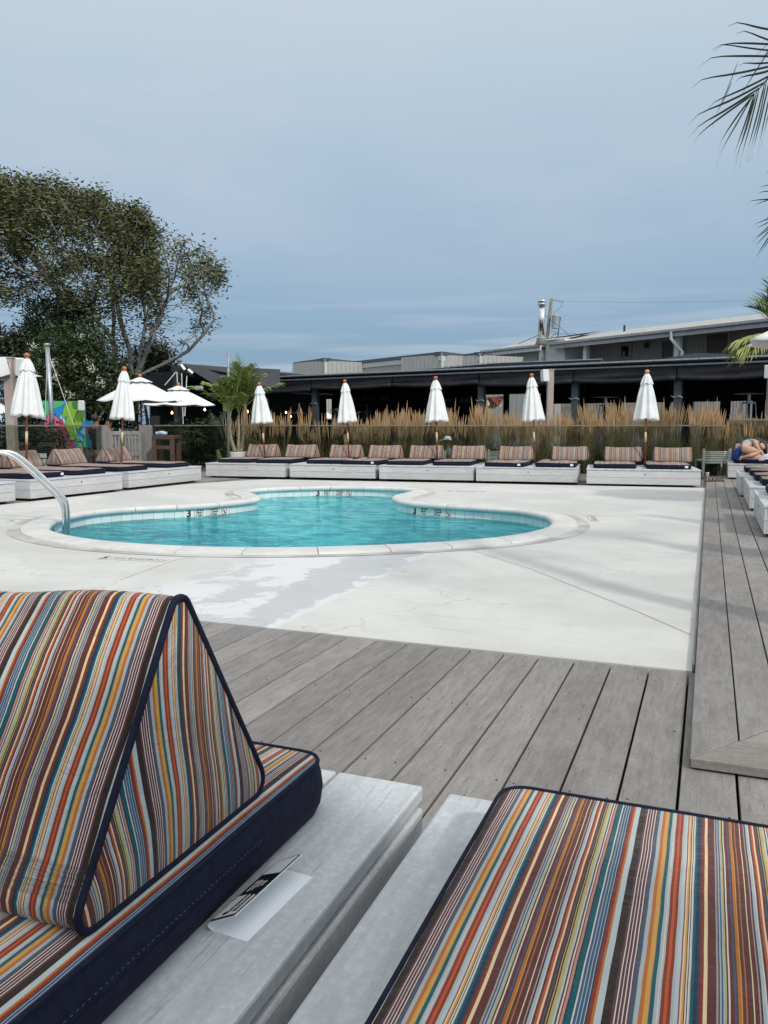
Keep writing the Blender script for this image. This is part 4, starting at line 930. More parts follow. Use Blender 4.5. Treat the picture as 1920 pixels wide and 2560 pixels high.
# ================================================================== tall grass behind the fence
def reed_grass():
    rnd = random.Random(3); vs = []; fs = []; ms = []
    def blade(p, h, lean_, dirn, w0, m, seg=4, droop=0.0):
        d = Vector((math.cos(dirn), math.sin(dirn), 0)); fw = RGT * (w0 / 2); b = len(vs)
        for i in range(seg + 1):
            f = i / seg; q = p + d * (lean_ * f * f) + Vector((0, 0, h * (f - droop * f ** 3))); ww = fw * (1 - .85 * f) if m != 2 else fw * (.35 + 1.3 * math.sin(math.pi * min(1, f * .9 + .1))); vs.append(q - ww); vs.append(q + ww)
        for i in range(seg): fs.append((b + 2 * i, b + 2 * i + 1, b + 2 * i + 3, b + 2 * i + 2)); ms.append(m)
    A, B = Vector((-12.3, 19.15, 0)), Vector((6.5, 21.75, 0)); Lf = (B - A).length; dr = (B - A) / Lf; nb = Vector((-dr.y, dr.x, 0))
    clumps = []; s = .2
    while s < Lf: 
        for row in range(3): clumps.append((s + rnd.uniform(-.2, .2), .15 + row * .42 + rnd.uniform(-.12, .12)))
        s += rnd.uniform(.36, .60)
    for s, t in clumps:
        c = A + dr * s + nb * t; f = s / Lf
        dens = 1.0 if f > .16 else .25
        if c.x > -.2 and c.x < .6: t += .3
        hh = rnd.uniform(.74, 1.03) * (1.0 + .06 * math.sin(s * 1.3))
        for _ in range(int(95 * dens)):          # green basal blades
            a = rnd.uniform(0, 6.28); p = c + Vector((math.cos(a), math.sin(a), 0)) * rnd.uniform(0, .14); blade(p, rnd.uniform(.55, 1.25) * hh, rnd.uniform(.05, .45), a, .012, 0 if rnd.random() < .7 else 1, 4, rnd.uniform(0, .28))
        for _ in range(int(rnd.choice((28, 38, 46, 54)) * dens)):          # stalks with seed plumes
            a = rnd.uniform(0, 6.28); p = c + Vector((math.cos(a), math.sin(a), 0)) * rnd.uniform(0, .12); h = rnd.uniform(1.24, 1.74) * hh * (1.13 if rnd.random() < .06 else 1); ln = rnd.uniform(.02, .20); blade(p, h, ln, a, .005, 1, 4)
            d = Vector((math.cos(a), math.sin(a), 0)); k0 = .74; q = p + d * (ln * k0 * k0) + Vector((0, 0, h * k0)); tip = p + d * ln + Vector((0, 0, h * 1.0)); dd = tip - q; b = len(vs)
            for i in range(5):
                ff = i / 4; ww = RGT * (.0115 * (math.sin(math.pi * (ff * .85 + .12))) + .001); x = q + dd * ff; vs.append(x - ww); vs.append(x + ww)
            for i in range(4): fs.append((b + 2 * i, b + 2 * i + 1, b + 2 * i + 3, b + 2 * i + 2)); ms.append(2)
    m = MB(); m.v = [tuple(v) for v in vs]; m.f = fs; m.m = ms; m.uv = [None] * len(fs)
    g1 = simple('grass_blade', (.035, .055, .012), .7, c2=(.085, .10, .028), sc=2, island=True); g2 = simple('dry_stalk', (.20, .15, .06), .8, c2=(.28, .21, .09), sc=2, island=True); g3 = simple('seed_plume', (.30, .18, .08), .85, c2=(.46, .31, .16), sc=2, island=True)
    tag(m.build('ornamental_grass', [g1, g2, g3]), 'dense band of tall feather grass with tan seed plumes behind the glass fence', 'grass', kind='stuff')
reed_grass()
mb = MB(); mb.box(-14, 7, 0, .9, -.1, -.05, T=Matrix.Translation((0, 20.6, 0)) @ Matrix.Rotation(R(7.9), 4, 'Z')); tag(mb.build('planting_bed', [M['soil']]), kind='structure')
mb = MB(); mb.box(-40, 40, 20.7, 70, -.30, -.12); tag(mb.build('terrace_paving', [simple('dark_terrace', (.06, .055, .05), .9, c2=(.09, .08, .07), sc=1)]), kind='structure')
mb = MB(); mb.box(-60, -13.0, 0, 70, -.3, -.13); tag(mb.build('garden_ground', [M['soil']]), kind='structure')

# ================================================================== palms
def frond(mb_, base, dirn, length, rise, droop, nl=26, ll=.5, lw=.035, m=0, stem=.2, sag=.35, rnd=random, twist=0, vee=.5, stem_r=.012, taper=.75):
    """rachis from base, horizontal heading dirn; leaflets both sides"""
    d = Vector((math.cos(dirn), math.sin(dirn), 0)); side = Vector((-d.y, d.x, 0)); P = []
    for i in range(nl + 1):
        t = i / nl; P.append(base + d * (length * t * math.cos(rise) * (1 - .12 * t)) + Vector((0, 0, length * (t * math.sin(rise) - droop * t * t))))
    mb_.tube(P, [stem_r * (1 - .85 * i / nl) for i in range(nl + 1)], 5, m)
    for i in range(int(nl * stem), nl + 1):
        t = i / nl; tl = (t - stem) / (1 - stem); L_ = ll * (.55 + .9 * math.sin(math.pi * min(1, tl * .9 + .12)) * .6) * (1 - taper * max(0, tl - .6)); p = P[i]; tan = (P[min(i + 1, nl)] - P[max(i - 1, 0)]).normalized()
        for sg in (1, -1):
            out_ = (side * sg * (1 - .45 * tl) + tan * (.55 + .7 * tl) + Vector((0, 0, vee * (1 - tl * .5)))).normalized(); jit = Vector((rnd.uniform(-.12, .12), rnd.uniform(-.12, .12), rnd.uniform(-.1, .1))); out_ = (out_ + jit).normalized()
            wv = out_.cross(Vector((0, 0, 1))); wv = wv.normalized() if wv.length > .1 else side; wv = (wv + Vector((0, 0, rnd.uniform(.2, .9) * sg))).normalized(); b = []
            K = 4
            for k in range(K + 1):
                f = k / K; q = p + out_ * (L_ * f) - Vector((0, 0, L_ * sag * f * f * rnd.uniform(.8, 1.2))); ww = wv * (lw / 2 * (1 - f) ** .7 * (1 if k else .5)); b += [q - ww, q + ww]
            mb_.add(b, [(2 * k, 2 * k + 1, 2 * k + 3, 2 * k + 2) for k in range(K)], m)
# potted palm: three stems in a white pot
def potted_palm():
    rnd = random.Random(12); D = 20.3; base = col(598, D, 0); r = thing('potted_palm', 'feathery palm with curved trunks in a white round pot beside the back row', 'palm', tuple(base))
    m = MB(); m.lathe([(.001, 0), (.19, 0), (.205, .02), (.222, .53), (.228, .545), (.21, .545), (.20, .48), (.001, .46)], 28); m.build('pot', [M['pot']], r, smooth=True)
    tops = [(577, 1028, -.15), (597, 1032, .15), (611, 1018, 0)]
    for k, (px, py, dd) in enumerate(tops):
        tp = at(px, py, D + dd) - base; b0 = Vector((( -.06, .0, .06)[k], 0, .47)); mid = b0.lerp(tp, .45) + RGT * (-.05, .0, .03)[k]; P = []
        for i in range(9): t = i / 8; P.append((1 - t) ** 2 * b0 + 2 * t * (1 - t) * (mid + RGT * (-.12, 0, .02)[k]) + t * t * tp)
        m = MB(); m.tube(P, [.052 - .004 * i for i in range(9)], 8); m.build('trunk', [M['palmtrunk']], r, smooth=True)
        m = MB(); m2 = MB(); nf = 11
        for f in range(nf):
            a = f * 6.283 / nf + rnd.uniform(-.3, .3) + k; rise = rnd.uniform(.9, 1.38); Lf = rnd.uniform(.95, 1.45)
            frond(m2 if rnd.random() < .22 else m, tp, a, Lf, rise, rnd.uniform(.20, .5), 26, .46, .05, 0, .24, .4, rnd, vee=.35, stem_r=.012)
        for a, rise, dr_, Lf in ((YAW + R(172), .75, .28, 1.5), (YAW + R(8), .75, .25, 1.35)) if k != 1 else ((YAW + R(85), 1.4, .12, 1.5), (YAW + R(100), 1.45, .1, 1.6)):
            frond(m, tp, a, Lf, rise, dr_, 26, .45, .036, 0, .28, .45, rnd, vee=.35)
        m.build('fronds', [M['leafpalm']], r)
        if m2.v: m2.build('yellow_fronds', [M['leafpalm_y']], r)
potted_palm()
def shrub_palm(px, D, zc, n, Lf, label, mat, seed=0, z0=0, lw=.03, trunk=True, grp=None, nl=22, ll=.38, rises=(.5, 1.3)):
    rnd = random.Random(seed); base = col(px, D, z0); r = thing('palm', label, 'palm', tuple(base), 0, grp)
    if trunk and zc > .3: m = MB(); m.tube([(0, 0, 0), (.05, .02, zc * .5), (0, 0, zc)], [.09, .07, .05], 8); m.build('trunk', [M['palmtrunk']], r, smooth=True)
    m = MB()
    for f in range(n): frond(m, Vector((0, 0, zc)), f * 2.4 + rnd.uniform(-.3, .3), Lf * rnd.uniform(.8, 1.15), rnd.uniform(*rises), rnd.uniform(.2, .5), nl, ll, lw, 0, .2, .4, rnd)
    m.build('fronds', [mat], r); return r
shrub_palm(545, 23.5, .5, 16, 1.5, 'dark bushy palm behind the glass fence left of the galvanised pole', M['leafpalm_d'], 4)
shrub_palm(470, 23.5, .1, 14, 1.1, 'low leafy palm behind the glass fence between gate and pole', M['leafpalm_d'], 6, trunk=False)
shrub_palm(862, 27.5, .9, 12, 1.4, 'dark palm inside the pavilion between the second and third umbrellas', M['leafpalm_d'], 8)
# right-hand palms, their trunks outside the picture
def side_palm():
    rnd = random.Random(5); D = 17.0; base = col(1935, D, 0); zt = at(1935, 836, D).z; r = thing('palm', 'green and yellowing palm fronds above the open umbrella at the right edge', 'palm', tuple(base)); m = MB(); m.tube([(0, 0, 0), (0, 0, zt)], [.12, .07], 10); m.build('trunk', [M['palmtrunk']], r, smooth=True)
    m = MB(); m2 = MB(); L_ = YAW + R(180)
    for a, rise, dr_, Lf in ((L_, .95, .30, 1.0), (L_ + .3, 1.15, .25, 1.05), (L_ - .35, 1.3, .25, 1.1), (L_ + 1.0, 1.1, .25, 1.5), (L_ - 1.3, 1.0, .3, 1.4), (L_ + 2, 1.0, .3, 1.4), (L_ - 2, 1.1, .3, 1.4), (L_ + 3, 1, .3, 1.4)): frond(m, Vector((0, 0, zt)), a, Lf, rise, dr_, 22, .55, .055, 0, .3, .15, rnd, vee=.3)
    for a, rise, dr_, Lf in ((L_, .30, .35, 1.15), (L_ + .25, .05, .25, 1.1), (L_ - .4, .5, .5, 1.0), (L_ + .1, -.15, .15, .95)): frond(m2, Vector((0, 0, zt - .1)), a, Lf, rise, dr_, 20, .5, .06, 0, .35, .5, rnd, vee=.1)
    m.build('fronds', [M['leafpalm']], r); m2.build('yellow_fronds', [M['leafpalm_y']], r)
side_palm()
def big_palm():
    D = 4.6; crown = at(2230, 90, D + .3); base = Vector((1.10, 4.78, 0)); r = thing('coconut_palm', 'tall palm whose long dark frond tips hang into the sky at upper right', 'palm', tuple(base)); m = MB(); cr = crown - base
    m.tube([(0, 0, 0), (.05, 0, cr.z * .5), tuple(cr)], [.16, .12, .10], 12); m.build('trunk', [M['palmtrunk']], r, smooth=True)
    dk = M['leafpalm_d']
    def leaf(mb_, a, b, w0, curl=0.0, dep=0.0):      # a,b pixel positions
        p, q = at(a[0], a[1], D) - base, at(b[0], b[1], D + dep) - base; d = q - p; up = Vector((0, 0, 1)); sd_ = d.cross(FWD).normalized(); vs = []
        for k in range(9):
            f = k / 8; x = p + d * f + sd_ * (math.sin(math.pi * f) * d.length * curl) ; 
            if f > .8: x += Vector((0, 0, -1)) * d.length * .10 * ((f - .8) / .2) ** 2
            ww = sd_ * (w0 * .62 / 2 * (1 if .1 < f < .6 else (.5 if f <= .1 else max(.04, 1 - (f - .55) / .45)))); vs += [x - ww, x + ww + FWD * .004]
        mb_.add(vs, [(2 * k, 2 * k + 1, 2 * k + 3, 2 * k + 2) for k in range(8)])
    # frond one: rachis and measured leaflets
    m = MB(); rach = [crown - base] + [at(x, y, D) - base for x, y in ((2080, 95), (1990, 130), (1921, 195), (1898, 222), (1886, 235))]; m.tube(rach, [.02, .013, .009, .0045, .003, .0015], 5)
    for a, b, w_, c in (((1990, 82), (1822, 47), .016, .03), ((1995, 120), (1843, 66), .014, .03), ((1985, 116), (1782, 109), .016, -.02), ((1985, 130), (1778, 103), .012, .02), ((1975, 142), (1750, 142), .016, -.01), ((1960, 150), (1845, 154), .014, .05),
                        ((1955, 158), (1726, 199), .017, .02), ((1950, 168), (1838, 193), .018, .03), ((1945, 178), (1762, 262), .016, .02), ((1918, 202), (1720, 292), .017, .03), ((1898, 220), (1723, 325), .017, .02), ((1886, 234), (1730, 348), .016, -.01),
                        ((1885, 236), (1794, 366), .015, -.02), ((1884, 236), (1792, 396), .013, .0), ((1886, 236), (1834, 388), .015, .01), ((1887, 234), (1842, 392), .014, .015), ((1892, 230), (1834, 410), .014, .02), ((1898, 222), (1850, 402), .015, .01), ((1912, 208), (1866, 385), .016, .01),
                        ((1916, 205), (1872, 388), .014, .02), ((1925, 195), (1880, 382), .016, .01), ((1935, 190), (1895, 375), .015, .0), ((1950, 180), (1905, 350), .015, .0), ((1970, 170), (1930, 330), .015, 0), ((1950, 90), (1840, 262), .010, -.02), ((1845, 154), (1780, 305), .008, .02), ((1830, 205), (1790, 290), .008, .01)):
        leaf(m, a, b, w_, c)
    m.build('frond', [dk], r)
    m = MB(); rach = [crown - base] + [at(x, y, D - .1) - base for x, y in ((2110, 260), (2020, 400), (1960, 500), (1930, 560))]; m.tube(rach, [.02, .014, .009, .005, .002], 5)
    for a, b, w_, c in (((1985, 420), (1910, 430), .008, .03), ((1985, 450), (1894, 466), .009, .02), ((1975, 465), (1888, 480), .009, .04), ((1970, 470), (1880, 512), .009, .06), ((1980, 495), (1865, 501), .010, 0), ((1970, 500), (1878, 560), .011, .12), ((1965, 512), (1882, 572), .010, .10), ((1960, 520), (1878, 600), .011, .10),
                        ((1955, 530), (1880, 602), .010, .03), ((1950, 545), (1882, 620), .011, .02), ((1945, 555), (1883, 652), .012, .01), ((1950, 560), (1896, 640), .010, 0), ((1950, 575), (1916, 655), .012, 0), ((1955, 590), (1925, 680), .012, 0), ((1925, 520), (1912, 560), .006, .05)): leaf(m, a, b, w_, c)
    m.build('frond', [dk], r)
    rnd = random.Random(8)
    for k in range(15):
        a = k * 2.4 + .5; m = MB(); dxy = Vector((math.cos(a), math.sin(a), 0))
        if dxy.dot(-RGT) > .35: continue
        frond(m, crown - base, a, 2.5, rnd.uniform(.2, .9), .45, 34, .62, .035, 0, .15, .6, rnd, stem_r=.02); m.build('frond', [dk], r)
big_palm()

# ================================================================== buildings
class Frame:
    """vertical facade through two ground points: local x to the right, y away from the viewer"""
    def __init__(s, A, B):
        s.o = Vector((A.x, A.y, 0)); d = Vector((B.x - A.x, B.y - A.y, 0)); s.len = d.length; s.d = d / s.len; s.ang = math.atan2(s.d.y, s.d.x); s.n = Vector((-s.d.y, s.d.x, 0))
    def s(s, px, off=0):
        r, _ = ray(px, 1063); r = Vector((r.x, r.y)); o = (s.o + s.n * off).to_2d(); d = s.d.to_2d(); det = r.x * -d.y + r.y * d.x
        t = (o.x * -d.y + o.y * d.x) / det; return (r * t - o).dot(d)
    def z(s, px, py, off=0):
        r, _ = ray(px, py); q = Vector((0, 0, HC)); t = ((s.o + s.n * off) - Vector((0, 0, 0))).dot(s.n) / r.dot(s.n); return (q + r * t).z
    def w(s, x, y, z): return s.o + s.d * x + s.n * y + Vector((0, 0, z))
def siding(name, c1, c2, pitch=.2, axis=0):
    m, N, L, p = newmat(name); t = N.new('ShaderNodeTexCoord'); sp = N.new('ShaderNodeSeparateXYZ'); L.new(t.outputs['Object'], sp.inputs[0])
    ad = N.new('ShaderNodeMath'); ad.operation = 'ADD'; L.new(sp.outputs[0], ad.inputs[0]); L.new(sp.outputs[1], ad.inputs[1])
    dv = N.new('ShaderNodeMath'); dv.operation = 'DIVIDE'; L.new(ad.outputs[0], dv.inputs[0]); dv.inputs[1].default_value = pitch
    fr = N.new('ShaderNodeMath'); fr.operation = 'FRACT'; L.new(dv.outputs[0], fr.inputs[0]); g = N.new('ShaderNodeMath'); g.operation = 'LESS_THAN'; L.new(fr.outputs[0], g.inputs[0]); g.inputs[1].default_value = .10
    v, _ = coords(N, L, (6, 6, .7)); n = noise(N, L, v, 3, 6, .6); base = mixc(N, L, mrange(N, L, n, .3, .7), c1, c2)
    L.new(mixc(N, L, g.outputs[0], base, tuple(x * .66 for x in c1)), p.inputs['Base Color']); p.inputs['Roughness'].default_value = .75
    iv = N.new('ShaderNodeMath'); iv.operation = 'SUBTRACT'; iv.inputs[0].default_value = 1; L.new(g.outputs[0], iv.inputs[1]); bump(N, L, p, iv.outputs[0], .6, .02); return m
M['siding'] = siding('grey_board_siding', (.36, .35, .33), (.45, .44, .415), .30)
M['siding2'] = siding('pale_motel_siding', (.44, .43, .40), (.56, .55, .52), .22)
M['siding3'] = siding('porch_wall_siding', (.30, .29, .27), (.36, .35, .33), .22)
M['trim'] = simple('pale_trim', (.55, .55, .53), .6, c2=(.62, .62, .60), sc=5)
M['flash'] = simple('dark_flashing', (.09, .10, .11), .5)
M['gutter'] = simple('aluminium_gutter', (.33, .335, .33), .45, .2, c2=(.42, .425, .42), sc=4)
M['shingle'] = simple('light_roof_sheet', (.36, .355, .33), .8, c2=(.46, .455, .43), sc=3, bmp=.2)
M['doorp'] = simple('brown_door', (.10, .075, .075), .6)
M['darkglass'] = simple('dark_window_glass', (.01, .011, .013), .08)
M['lamp'] = simple('bulb', (1, .7, .35), .4, emit=((1, .55, .2), 6))

# --- black pavilion
pA, pB = col(785, 31.3), col(1920, 22.6); dv = (pB - pA); Ltot = dv.length; dn = dv / Ltot
fr0 = Frame(pA - dn * 7.2, pB + dn * 6.0); PL = fr0.len
pav = thing('dining_pavilion', 'long open-sided black pavilion with rolled canvas valance behind the tall grass', 'pavilion', tuple(fr0.o), fr0.ang)
ZE = 3.02; DP = 9.0
m = MB()      # roof sheet with ribs
m.box(-.2, PL, -.25, DP, ZE, ZE + .05)
m.build('roof', [M['slateroof']], pav)
m = MB(); k = 0
while k * .42 < PL: m.box(k * .42 - .2, k * .42 + .2, -.30, -.22, ZE + .03, ZE + .075); k += 1
m.build('roof_edge', [M['roofedge']], pav)
m = MB(); m.tube([(0, -.16, ZE - .10), (PL * .5, -.16, ZE - .085), (PL, -.16, ZE - .10)], .03, 8); m.build('curtain_rod', [M['gutter']], pav)
m = MB(); m.box(0, PL, -.06, .08, ZE - .22, ZE - .002); m.build('front_beam', [M['black']], pav)
# rolled canvas: wavy sheet ending in a fat roll
seg = [0]; 
for q in (640, 785, 985, 1200, 1434, 1690, 1920): seg.append(fr0.s(q))
seg.append(PL); rnd = random.Random(2)
for a, b in zip(seg, seg[1:]):
    n = max(6, int((b - a) * 6)); vs = []; rows = 9; drop = rnd.uniform(.30, .38)
    for i in range(rows + 1):
        f = i / rows
        for j in range(n + 1):
            x = a + .03 + (b - a - .06) * j / n; sagx = .05 * math.sin(math.pi * j / n)
            vs.append((x, -.12 - .03 * math.sin(x * 2.3 + i * .5) * f - .012 * math.sin(i * 1.3 + x * .7), ZE - .10 - (drop + sagx) * f + .012 * math.sin(x * 9 + i)))
    fs = [(i * (n + 1) + j, (i + 1) * (n + 1) + j, (i + 1) * (n + 1) + j + 1, i * (n + 1) + j + 1) for i in range(rows) for j in range(n)]
    m = MB(); m.add(vs, fs); P = [(a + .02 + (b - a - .04) * j / n, -.15, ZE - .10 - drop - .05 * math.sin(math.pi * j / n)) for j in range(n + 1)]; m.tube(P, .075, 8); m.build('rolled_blind', [M['blackcloth']], pav, smooth=True)
for px in (785, 1200, 1434, 1690):
    x = fr0.s(px); m = MB(); m.box(x - .105, x + .105, .0, .21, -.2, ZE - .22); m.build('column', [M['column']], pav, bevel=.008)
    m = MB(); m.tube([(x - .16, -.02, 2.04), (x - .06, -.04, 2.0), (x + .06, -.04, 2.04), (x + .16, -.02, 2.0)], .012, 6); m.build('rope_cleat', [M['galv']], pav)
for px in (620, 900, 1110, 1320, 1560, 1830):
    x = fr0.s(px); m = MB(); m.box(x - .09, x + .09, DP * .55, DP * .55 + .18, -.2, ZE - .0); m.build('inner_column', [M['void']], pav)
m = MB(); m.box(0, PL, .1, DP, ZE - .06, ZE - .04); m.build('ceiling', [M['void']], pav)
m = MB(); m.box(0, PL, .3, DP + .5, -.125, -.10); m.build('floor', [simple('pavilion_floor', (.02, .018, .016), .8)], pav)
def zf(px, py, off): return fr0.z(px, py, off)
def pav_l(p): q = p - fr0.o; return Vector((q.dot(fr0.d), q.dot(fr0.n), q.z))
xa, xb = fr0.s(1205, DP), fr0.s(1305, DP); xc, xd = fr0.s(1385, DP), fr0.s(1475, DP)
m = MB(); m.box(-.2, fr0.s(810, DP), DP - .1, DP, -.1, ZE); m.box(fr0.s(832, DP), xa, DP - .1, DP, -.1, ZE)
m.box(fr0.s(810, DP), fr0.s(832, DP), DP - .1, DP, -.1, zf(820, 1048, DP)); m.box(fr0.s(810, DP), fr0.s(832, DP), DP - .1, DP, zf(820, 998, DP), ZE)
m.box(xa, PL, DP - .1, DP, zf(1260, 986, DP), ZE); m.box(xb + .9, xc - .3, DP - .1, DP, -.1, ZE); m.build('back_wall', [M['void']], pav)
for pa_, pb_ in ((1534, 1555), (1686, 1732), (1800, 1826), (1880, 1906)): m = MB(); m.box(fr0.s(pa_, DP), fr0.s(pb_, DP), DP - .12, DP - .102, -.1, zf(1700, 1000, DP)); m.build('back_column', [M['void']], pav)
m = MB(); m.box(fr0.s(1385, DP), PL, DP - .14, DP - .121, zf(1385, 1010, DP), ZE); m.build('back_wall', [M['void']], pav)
pale = simple('pale_grey_panel', (.30, .31, .31), .7)
for (a_, ya), (b_, yb), D_ in (((730, 982), (832, 986), 32), ((728, 1031), (766, 1034), 34), ((1052, 1041), (1086, 1040), 31)):
    m = MB(); m.tube([pav_l(at(a_, ya, D_)), pav_l(at(b_, yb, D_))], .035, 6); m.build('pale_beam', [pale], pav)
for a_, b_, y0_, y1_ in ((1110, 1129, 997, 1006), (1146, 1177, 995, 1007), (905, 935, 992, 1000), (944, 972, 992, 1001)):
    m = MB(); m.box(fr0.s(a_, DP - .2), fr0.s(b_, DP - .2), DP - .16, DP - .125, zf((a_ + b_) / 2, y1_, DP), zf((a_ + b_) / 2, y0_, DP)); m.build('siding_glimpse', [simple('dim_grey_panel', (.12, .125, .13), .7)], pav)  # grey boxes added for bits of siding glimpsed behind, not a clerestory
# raised roof plate over the middle
m = MB(); xl, xr = fr0.s(1231, 3), fr0.s(1440, 3); zl, zr = zf(1231, 904, 3), zf(1498, 899, 3)
def plate(mb_, pts, th, mm=0):
    n = len(pts); vs = [tuple(p) for p in pts] + [(p[0], p[1], p[2] - th) for p in pts]; mb_.add(vs, [tuple(range(n)), tuple(range(2 * n - 1, n - 1, -1))] + [(i, n + i, n + (i + 1) % n, (i + 1) % n) for i in range(n)], mm)
xr = fr0.s(1498, 1.2)
plate(m, [(fr0.s(1231, 1.2), 1.2, zf(1231, 908, 1.2)), (xr, 1.2, zf(1498, 899, 1.2)), (xr - 1, 5.5, zf(1498, 899, 1.2) + .12), (fr0.s(1231, 1.2), 5.5, zf(1231, 905, 1.2) + .12)], .10); m.build('raised_roof', [M['column']], pav)
m = MB(); plate(m, [(fr0.s(1231, 1.2) - .02, 1.15, zf(1231, 907, 1.2)), (xr + .05, 1.15, zf(1498, 897, 1.2)), (xr + .05, 1.19, zf(1498, 897, 1.2)), (fr0.s(1231, 1.2), 1.19, zf(1231, 907, 1.2))], .03); m.build('raised_roof_edge', [M['roofedge']], pav)
m = MB(); xx = fr0.s(1231, 1.25); xn = fr0.s(888, 1.25); zA, zB = zf(1231, 909, 1.25), zf(888, 938, 1.25); m.add([(xn, 1.25, ZE + .05), (xx, 1.25, ZE + .05), (xx, 1.25, zA), (xn, 1.25, zB), (xn, 5.4, ZE + .05), (xx, 5.4, ZE + .05), (xx, 5.4, zA), (xn, 5.4, zB)], [(0, 1, 2, 3), (7, 6, 5, 4), (3, 2, 6, 7), (0, 3, 7, 4), (1, 5, 6, 2)]); m.build('sloping_roof', [M['black']], pav)
m = MB(); kk = 24
for i in range(kk):
    f0 = i / kk; f1 = (i + .8) / kk; m.add([(xn + (xx - xn) * f0, 1.2, zB + (zA - zB) * f0), (xn + (xx - xn) * f1, 1.2, zB + (zA - zB) * f1), (xn + (xx - xn) * f1, 1.2, zB + (zA - zB) * f1 + .04), (xn + (xx - xn) * f0, 1.2, zB + (zA - zB) * f0 + .04), (xn + (xx - xn) * f0, 1.26, zB + (zA - zB) * f0 + .04), (xn + (xx - xn) * f1, 1.26, zB + (zA - zB) * f1 + .04)], [(0, 1, 2, 3), (3, 2, 5, 4)])
m.build('corrugated_edge', [M['roofedge']], pav)
m = MB(); xr2 = fr0.s(1231, 1.6); m.box(xr2, fr0.s(1410, 1.6), 1.6, 5.3, ZE + .05, zA - .1); m.build('roof_upstand', [M['void']], pav)
# grey flat plate further right on the roof
m = MB(); plate(m, [(fr0.s(1560, 2), 2, ZE + .12), (fr0.s(1730, 2), 2, ZE + .40), (fr0.s(1830, 2), 2, ZE + .36), (fr0.s(1990, 2), 2, ZE + .15), (fr0.s(1990, 2), 5, ZE + .2), (fr0.s(1560, 2), 5, ZE + .2)], .08); m.build('roof_cover', [M['slateroof']], pav)
# interior lamps and furniture silhouettes
def bulb(px, py, D, lab):
    p = at(px, py, D); r = thing('hanging_bulb', lab, 'lamp', tuple(p), 0, 'small lit bulbs in the dark interiors'); m = MB(); m.lathe([(.001, -.05), (.03, -.03), (.035, 0), (.02, .035), (.012, .05), (.001, .05)], 10); m.build('glass_bulb', [M['lamp']], r, smooth=True)
    m = MB(); m.tube([(0, 0, .05), (0, 0, .5)], .005, 4); m.build('cord', [M['void']], r)
bulb(430, 1032, 27.5, 'lit bulb inside the black building, below the right open umbrella'); bulb(619, 1029, 29, 'lit bulb in the dark interior right of the potted palm'); bulb(512, 1024, 28, 'lit bulb in the dark interior left of the potted palm')
bulb(715, 1031, 33.5, 'lit bulb deep in the pavilion right of the first umbrella'); bulb(727, 1041, 33.5, 'lit bulb deep in the pavilion, lower of two')
tl = thing('table_lamp', 'small white lamp shade glowing in the dark pavilion', 'lamp', tuple(at(1005, 1037, 31))); m = MB(); m.lathe([(.10, 0), (.05, .11)], 14, cap=False); m.build('lamp_shade', [M['white']], tl); m = MB(); m.tube([(0, 0, -.9), (0, 0, .02)], .02, 6); m.build('stand', [M['void']], tl)
def heater(px, D, ytop, label, dark=False, sc=1.0):
    zt = at(px, ytop, D).z + .1; r = thing('patio_heater', label, 'patio heater', tuple(col(px, D, -.1)), YAW + .2, 'patio heaters in the pavilion'); st = M['black'] if dark else M['galv']; Hh = zt
    m = MB(); m.lathe([(.001, Hh - .0), (.06, Hh - .005), (.42, Hh - .035), (.43, Hh - .05), (.06, Hh - .03), (.001, Hh - .03)], 28); m.build('reflector', [st], r, smooth=True)
    for sx in (-1, 1):
        for sy in (-1, 1): m = MB(); m.tube([(sx * .13, sy * .13, Hh - .30), (sx * .25, sy * .25, .05)], .014, 6); m.build('leg', [st], r)
    m = MB(); m.box(-.14, .14, -.14, .14, Hh - .33, Hh - .29); m.tube([(0, 0, Hh - .03), (0, 0, Hh - .3)], .05, 10); m.build('burner', [st], r)
    m = MB(); m.tube([(0, 0, .5), (0, 0, Hh - .32)], .05, 12); m.build('flame_tube', [simple('heater_tube', (.10, .105, .11), .25)], r, smooth=True)
    m = MB(); m.box(-.26, .26, -.26, .26, 0, .5); m.build('base', [st], r)
heater(1509, 27.5, 990, 'steel pyramid patio heater left of the rightmost closed umbrella')
heater(1864, 24.6, 981, 'steel pyramid patio heater right of the rightmost closed umbrella')
heater(918, 31.5, 1009, 'dark pyramid patio heater between the second and third closed umbrellas', True)
# picket fence and painted board seen through the pavilion
def picket(px0, px1, D0, D1, ytop, label, vertical=True, mat=None):
    a, b = col(px0, D0), col(px1, D1); f = Frame(a, b); h = at(px0, ytop, D0).z; r = thing('picket_fence', label, 'fence', tuple(f.o), f.ang, 'grey picket fences behind the pavilion')
    n = max(3, int(f.len / .13))
    for k in range(n): m = MB(); x = k * f.len / n; m.box(x, x + f.len / n - .025, -.012, .012, -.1, h + random.uniform(-.01, .01)); m.build('picket', [mat or M['greywood']], r)
    m = MB(); m.box(0, f.len, .015, .05, h - .25, h - .15); m.box(0, f.len, .015, .05, .3, .4); m.build('back_rail', [mat or M['greywood']], r); return r
picket(1400, 1535, 37, 36, 1009, 'grey picket fence behind the pavilion, left of the rightmost closed umbrella'); picket(1555, 1690, 37, 36, 1001, 'grey picket fence behind the pavilion at the rightmost closed umbrella'); picket(1732, 1960, 36, 35, 993, 'grey picket fence behind the pavilion at far right')
g = thing('grey_shed', 'grey board wall seen through the pavilion left of the tan speaker post', 'shed', tuple(col(1232, 45))); fr1 = Frame(col(1210, 46), col(1384, 43)); g.location = fr1.o; g.rotation_euler = (0, 0, fr1.ang)
m = MB(); m.box(0, fr1.len, 0, 2, -.2, fr1.z(1290, 985)); m.build('wall', [M['siding']], g); m = MB(); x = fr1.s(1352, 0); zt = fr1.z(1365, 984)
